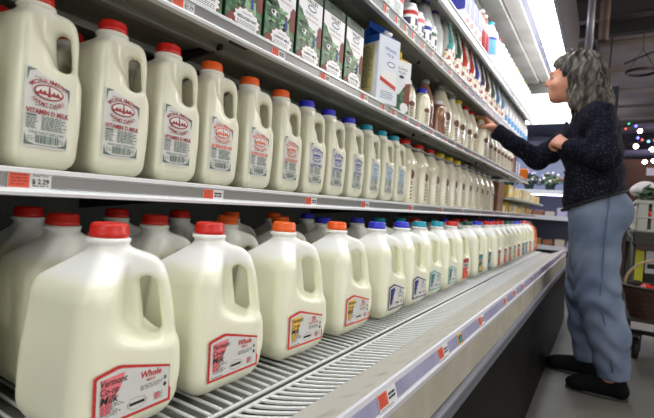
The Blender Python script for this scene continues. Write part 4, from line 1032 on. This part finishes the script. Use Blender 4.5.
def build_person():
    h = .0055
    B = Field((-.36, -.24, -.01), (.27, .70, 1.74), h)
    # head
    HO = (0, .030, -.018); B.off = np.array(HO)
    B.ell((0, .155, 1.595), (.074, .092, .098), .01)
    B.ell((0, .195, 1.535), (.060, .066, .080), .03)
    B.ell((0, .228, 1.478), (.030, .026, .024), .03)
    B.cone((0, .250, 1.590), (0, .276, 1.552), .008, .0105, .014)
    B.cone((-.009, .258, 1.547), (.009, .258, 1.547), .009, .009, .010)
    B.cone((-.026, .249, 1.605), (.026, .249, 1.605), .012, .012, .014)
    for sx in (-1, 1):
        B.ell((sx*.034, .262, 1.578), (.016, .013, .011), .012, 'sub')
        B.ell((sx*.045, .222, 1.540), (.020, .024, .022), .02)
        B.ell((sx*.076, .140, 1.560), (.010, .018, .030), .006)
    B.cone((-.020, .252, 1.511), (.020, .252, 1.511), .0075, .0075, .007)
    B.cone((-.016, .251, 1.499), (.016, .251, 1.499), .0085, .0085, .007)
    # neck, trunk (inside the clothes)
    B.off = np.zeros(3)
    B.cone((0, .160, 1.49), (0, .085, 1.34), .052, .060, .03)
    B.cone((0, .065, 1.27), (0, .04, .95), .095, .10, .04, sx=.7)
    # arms
    LS, LE, LW = (-.155, .055, 1.325), (-.245, .005, 1.120), (-.165, .165, 1.178)
    RS, RE, RW_ = (.155, .095, 1.325), (.115, .335, 1.150), (-.045, .532, 1.286)
    for S_, E_, W_ in ((LS, LE, LW), (RS, RE, RW_)):
        B.cone(S_, E_, .048, .038, .03); B.cone(E_, W_, .038, .025, .02)
    # legs
    LH, LK, LA = (-.09, .02, .86), (-.112, .0, .47), (-.112, -.085, .09)
    RH, RK, RA = (.09, .03, .86), (.130, .06, .45), (.140, .025, .09)
    for H_, K_, A_ in ((LH, LK, LA), (RH, RK, RA)):
        B.cone(H_, K_, .078, .052, .03); B.cone(K_, A_, .052, .036, .02); B.cone(A_, (A_[0], A_[1]+.06, .045), .036, .030, .02)
    # hands
    def hand(wrist, d, n, side, curl, thumb, L=1.0):
        wv = Vector(wrist); d = Vector(d).normalized(); n = (Vector(n)-d*Vector(n).dot(d)).normalized(); sd = d.cross(n).normalized()*side
        for j, (o, fl) in enumerate([(.030, .95), (.010, 1.05), (-.010, 1.0), (-.028, .80)]):
            kn_ = wv+d*.080*L+sd*o*L-(d*.006 if j == 3 else d*0)
            B.cone(wv+sd*o*.4, kn_, .014, .0115, .014)
            p = kn_; a = 0
            for q, sl in enumerate((.042, .027, .021)):
                a += curl[q]
                dirv = d*math.cos(a)+n*math.sin(a); p2 = p+dirv*sl*fl*L
                B.cone(p, p2, (.0098, .0088, .008)[q], (.0088, .008, .007)[q], .004); p = p2
        b0 = wv+d*.022*L+sd*.022*L; td, tn, ts = thumb
        p = b0; 
        for q, (sl, r0, r1) in enumerate(((.038, .014, .0112), (.030, .0108, .0098), (.024, .0096, .008))):
            dirv = (d*(td+.15*q)+n*(tn+.25*q)+sd*(ts-.3*q)).normalized(); p2 = p+dirv*sl*L
            B.cone(p, p2, r0, r1, .006); p = p2
    # far (right) hand round the bottle neck; near (left) hand closed at the chest
    hand(RW_, (-.15, .62, .55), (-.35, .45, -.9), 1, (.50, .75, .6), (.6, .7, .5), 1.12)
    hand(LW, (.20, .62, .40), (.75, .1, -.5), -1, (1.15, 1.35, .9), (.7, .6, .2), .95)
    body = B.build('person_body', SKIN, w, 1)
    for sx in (-1, 1):
        o = MB().ball((sx*.033, .243, 1.578), .0118, 14).build('eye', mat('eye_white', s(150, 140, 132), .4), w); o.location = HO
        MB().ball((sx*.033, .2515, 1.578), (.0055, .0042, .0055), 10).build('iris', mat('iris_brown', s(52, 36, 28), .2), o)
    lip = MB().ball((0, .2585, 1.511), (.020, .0035, .0038), 12).ball((0, .2590, 1.501), (.016, .0038, .0042), 12).build('lips', mat('lip_rose', s(170, 92, 86), .5), w); lip.location = HO
    # hair
    Hh = Field((-.17, -.07, 1.30), (.17, .31, 1.75), .0045)
    Hh.ell((0, .128, 1.618), (.096, .112, .098), .02)
    Hh.ell((0, .085, 1.540), (.112, .095, .120), .04)
    Hh.ell((0, .055, 1.440), (.114, .088, .105), .04)
    Hh.ell((0, .175, 1.662), (.070, .070, .040), .03)
    for sx in (-1, 1):
        Hh.ell((sx*.078, .112, 1.545), (.034, .056, .090), .03); Hh.ell((sx*.080, .095, 1.440), (.040, .060, .075), .03)
    X, Y, Z = Hh.grid(tuple(slice(None) for _ in range(3)))
    A = np.arctan2(X, Y-.1)
    Hh.V = (Hh.V+.0045*np.sin(A*13+1.6*np.sin(Z*48))+.0030*np.sin(A*29+2.2*np.sin(Z*62+1))+.0035*np.sin(Z*46+2*np.sin(A*4))).astype(np.float32)
    Hh.ell((0, .300, 1.535), (.090, .135, .112), .012, 'sub')
    Hh.ell((0, .265, 1.42), (.085, .090, .085), .012, 'sub')
    hair = Hh.build('hair', HAIR, w, 1); hair.location = HO
    # stray curls round the outline
    cu = MB()
    for k in range(520):
        a = random.uniform(-2.5, 2.5)+PI; b = random.uniform(-.9, 1.35)
        c = Vector((.103*math.sin(a)*math.cos(b), .100+.100*math.cos(a)*math.cos(b), 1.545+.150*math.sin(b)*(1 if b > 0 else 1.1)))
        L = random.uniform(.05, .11); nn = (c-Vector((0, .10, 1.53))).normalized(); ph = random.uniform(0, 6); P = []
        for q in range(9):
            t = q/8; amp = .007*t
            P.append(c+Vector((math.sin(ph+t*9)*amp, math.cos(ph+t*9)*amp-.012*t, -L*t))+nn*(.003+.009*math.sin(t*2.4)))
        if any(p.y > .155 for p in P): continue
        cu.tube(P, [.0026*(1-.7*q/8) for q in range(9)], 4, random.choice([0, 0, 1, 2]))
    cu.build('curl', [mat('hair_strand', s(92, 86, 78), .5), mat('hair_strand_light', s(164, 156, 144), .5), mat('hair_strand_dark', s(52, 46, 42), .5)], hair)
    # jacket
    J = Field((-.38, -.22, .80), (.29, .60, 1.46), .006)
    J.cone((0, .068, 1.275), (0, .045, .93), .118, .142, .04, sx=.70)
    J.cone((-.12, .055, 1.325), (.12, .075, 1.325), .070, .070, .05)
    J.cone((0, .10, 1.395), (0, .085, 1.30), .068, .085, .03)
    J.ell((0, .115, 1.20), (.13, .11, .10), .05)
    J.cone(LS, LE, .070, .057, .03); J.cone(LE, (LW[0]-.004, LW[1]-.008, LW[2]-.002), .057, .045, .025)
    J.cone(RS, RE, .078, .060, .03); J.cone(RE, (RW_[0]+.006, RW_[1]-.010, RW_[2]-.008), .058, .043, .02)
    X, Y, Z = J.grid(tuple(slice(None) for _ in range(3)))
    J.V = (J.V+.0028*np.sin(Z*55+6*np.sin(Y*11)+X*14)+.0016*np.sin(Y*90+Z*40)).astype(np.float32)
    hem = (-(Z-(.925-.40*(Y-.03)))*.93)+0*X      # below the slanting hem
    J.V = np.maximum(J.V, hem.astype(np.float32))
    J.ell((0, .18, 1.47), (.055, .07, .07), .01, 'sub')
    # open cuffs
    J.cone(LW, (LW[0]+.03, LW[1]+.10, LW[2]+.04), .030, .032, .004, op='sub'); J.cone(RW_, (RW_[0]-.02, RW_[1]+.07, RW_[2]+.05), .029, .032, .004, op='sub')
    jk = J.build('jacket', JACK, w, 1)
    seam = MB(); pts = []
    for k in range(40):
        a = 2*PI*k/40; y = .045+.142*math.sin(a)*.99; x = .142/.70*math.cos(a)*.99; pts.append((x, y, .932-.40*(y-.03)))
    seam.tube(pts, .0065, 8, closed=True); seam.build('hem_band', mat('binding_black', s(14, 14, 18), .8), jk)
    col = MB().tube([(.062*math.cos(2*PI*k/28), .098+.066*math.sin(2*PI*k/28), 1.405-.02*math.sin(2*PI*k/28)) for k in range(28)], .013, 8, closed=True); col.build('collar', mat('binding_black', s(14, 14, 18), .8), jk)
    bt = MB()
    for k in range(5): bt.ball((-.035, .205-.012*abs(k-1), 1.32-.085*k), .009, 10)
    bt.build('button', mat('button_black', s(20, 20, 24), .3), jk)
    # jeans
    Q = Field((-.25, -.20, .05), (.26, .25, 1.02), .006)
    Q.cone((0, .035, .97), (0, .02, .88), .118, .128, .03, sx=.72)
    Q.ell((-.07, -.043, .870), (.085, .082, .095), .04); Q.ell((.07, -.045, .875), (.085, .082, .095), .04)
    Q.cone((LH[0], .035, .84), (-.112, .0, .47), .112, .092, .04); Q.cone((-.112, .0, .47), (-.110, -.055, .30), .092, .088, .03); Q.cone((-.110, -.055, .30), (-.110, -.088, .115), .088, .068, .03)
    Q.cone((RH[0], .045, .84), (.130, .060, .45), .110, .086, .02); Q.cone((.130, .060, .45), (.138, .045, .28), .086, .078, .02); Q.cone((.138, .045, .28), (.140, .025, .115), .078, .062, .02)
    X, Y, Z = Q.grid(tuple(slice(None) for _ in range(3)))
    kz = np.exp(-((Z-.46)/.14)**2)+.55*np.exp(-((Z-.20)/.09)**2)+.35*np.exp(-((Z-.72)/.08)**2)
    Q.V = (Q.V+.0065*kz*np.sin(Z*62+9*Y+5*np.sin(Y*16+X*9))+.0018*np.sin(Z*30+Y*40)).astype(np.float32)
    cut = np.maximum(.088+0*X+0*Y-(Z-.0)-.10*(Y+.02), Z-1.0)
    Q.V = np.maximum(Q.V, cut.astype(np.float32))
    Q.cone((-.110, -.088, .02), (-.110, -.088, .12), .050, .050, .004, op='sub'); Q.cone((.140, .025, .02), (.140, .025, .115), .046, .046, .004, op='sub')
    jn = Q.build('jeans', JEAN, w, 1)
    # outer seam on the near leg
    sm = MB(); P = []
    for (x, y, z) in [(-.172, -.02, .95), (-.199, -.015, .84), (-.203, -.012, .70), (-.2035, -.014, .58), (-.204, -.012, .47), (-.200, -.045, .34), (-.197, -.06, .28), (-.180, -.085, .14)]: P.append((x, y, z))
    sm.tube(P, .0028, 6); sm.build('side_seam', mat('denim_seam', s(78, 94, 120), .8), jn)
    # shoes
    for (fx, fy, yaw, ax) in ((-.112, -.035, 0, LA), (.140, .085, .06, RA)):
        S = Field((fx-.07, fy-.16, -.002), (fx+.07, fy+.17, .13), .004)
        S.cone((fx, fy-.085, .045), (fx, fy-.075, .075), .036, .037, .02); S.cone((fx, fy-.08, .042), (fx, fy+.08, .036), .037, .036, .02, sx=.88); S.cone((fx, fy-.05, .07), (fx, fy+.06, .045), .036, .034, .03)
        S.ell((fx, fy+.090, .034), (.045, .050, .030), .02)
        X, Y, Z = S.grid(tuple(slice(None) for _ in range(3)))
        S.V = np.maximum(S.V, (.010-Z+0*X+0*Y).astype(np.float32))
        S.cone((fx, ax[1], .085), (fx, ax[1], .16), .034, .036, .004, op='sub')
        sh = S.build('shoe', SHOE, w, 1)
        sole = MB(); n = 36; ring = []
        for k in range(n):
            a = 2*PI*k/n; ring.append((fx+.042*math.cos(a)*(1-.16*(math.sin(a) < 0)*abs(math.sin(a))), fy+.009+.130*math.sin(a)))
        sole.prism(ring, 0, .016); sole.build('sole', SOLE, sh, .003)
build_person()

# ------------------------------------------------------------------ light
wd = bpy.data.worlds.new('World'); sc.world = wd; wd.use_nodes = True
wd.node_tree.nodes['Background'].inputs[0].default_value = (.75, .78, .85, 1); wd.node_tree.nodes['Background'].inputs[1].default_value = .08
def area(name, loc, size, power, col, rot=(0, 0, 0)):
    l = bpy.data.lights.new(name, 'AREA'); l.shape = 'RECTANGLE'; l.size, l.size_y = size; l.energy = power; l.color = col
    o = bpy.data.objects.new(name, l); COL.objects.link(o); o.location = loc; o.rotation_euler = rot; return o
area('ceiling_lamp', (-1.4, -1.1, 3.3), (1.6, 1.0), 24, (1, .98, .93))
area('ceiling_lamp', (1.0, -3.0, 2.9), (3.0, .5), 36, (1, .985, .96), (R(55), 0, 0))
area('ceiling_lamp', (6.2, -2.4, 3.2), (2.4, .4), 60, (1, .93, .85))
area('ceiling_lamp', (10.5, -1.5, 3.2), (2.4, .4), 60, (.8, .8, 1))

def bulb(loc, power, col, r=.15):  # unseen point fills, added to brighten the ceiling
    l = bpy.data.lights.new('room_fill', 'POINT'); l.energy = power; l.color = col; l.shadow_soft_size = r
    o = bpy.data.objects.new('room_fill', l); COL.objects.link(o); o.location = loc
bulb((5.6, -2.6, 2.7), 190, (1, .92, .82)); bulb((9.5, -2.6, 2.5), 170, (.85, .82, 1)); bulb((5.0, 1.2, 2.9), 30, (.9, .92, 1)); bulb((13, 1.0, 2.6), 120, (.8, .8, 1))
area('cooler_lamp', (5.45, .9, 1.84), (.1, 1.6), 34, (.82, .84, 1))

area('aisle_fill', (.9, -2.8, 1.0), (4.5, .7), 36, (1, .985, .96), (R(90), 0, 0))  # unseen low fill light, added to brighten the second row of jugs

area('near_end_fill', (-2.7, -.5, 1.7), (1.0, 1.6), 30, (1, .985, .96), (0, R(-80), 0))  # added fill from the near end, brightens jug faces turned this way

# ------------------------------------------------------------------ camera
cam = bpy.data.cameras.new('camera'); co = bpy.data.objects.new('camera', cam); COL.objects.link(co); sc.camera = co
f_px = 440.; cam.sensor_width = 36.; cam.lens = f_px/654*36
th, ph, ro = R(32.11), R(.948), R(4.)
fw = Vector((math.cos(th)*math.cos(ph), math.sin(th)*math.cos(ph), -math.sin(ph))); rt = Vector((math.sin(th), -math.cos(th), 0)); up = rt.cross(fw)
# the camera is rolled so that verticals lean to the right
r2 = rt*math.cos(ro)+up*math.sin(ro); u2 = up*math.cos(ro)-rt*math.sin(ro)
M = Matrix((r2, u2, -fw)).transposed().to_4x4(); M.translation = Vector((0, 0, .83)); co.matrix_world = M
cam.dof.use_dof = True; cam.dof.focus_distance = .85; cam.dof.aperture_fstop = 6.5; cam.clip_start = .02
sc.view_settings.view_transform = 'Standard'; sc.view_settings.look = 'None'; sc.view_settings.gamma = 1; sc.view_settings.exposure = -.25
sc.view_settings.use_curve_mapping = False
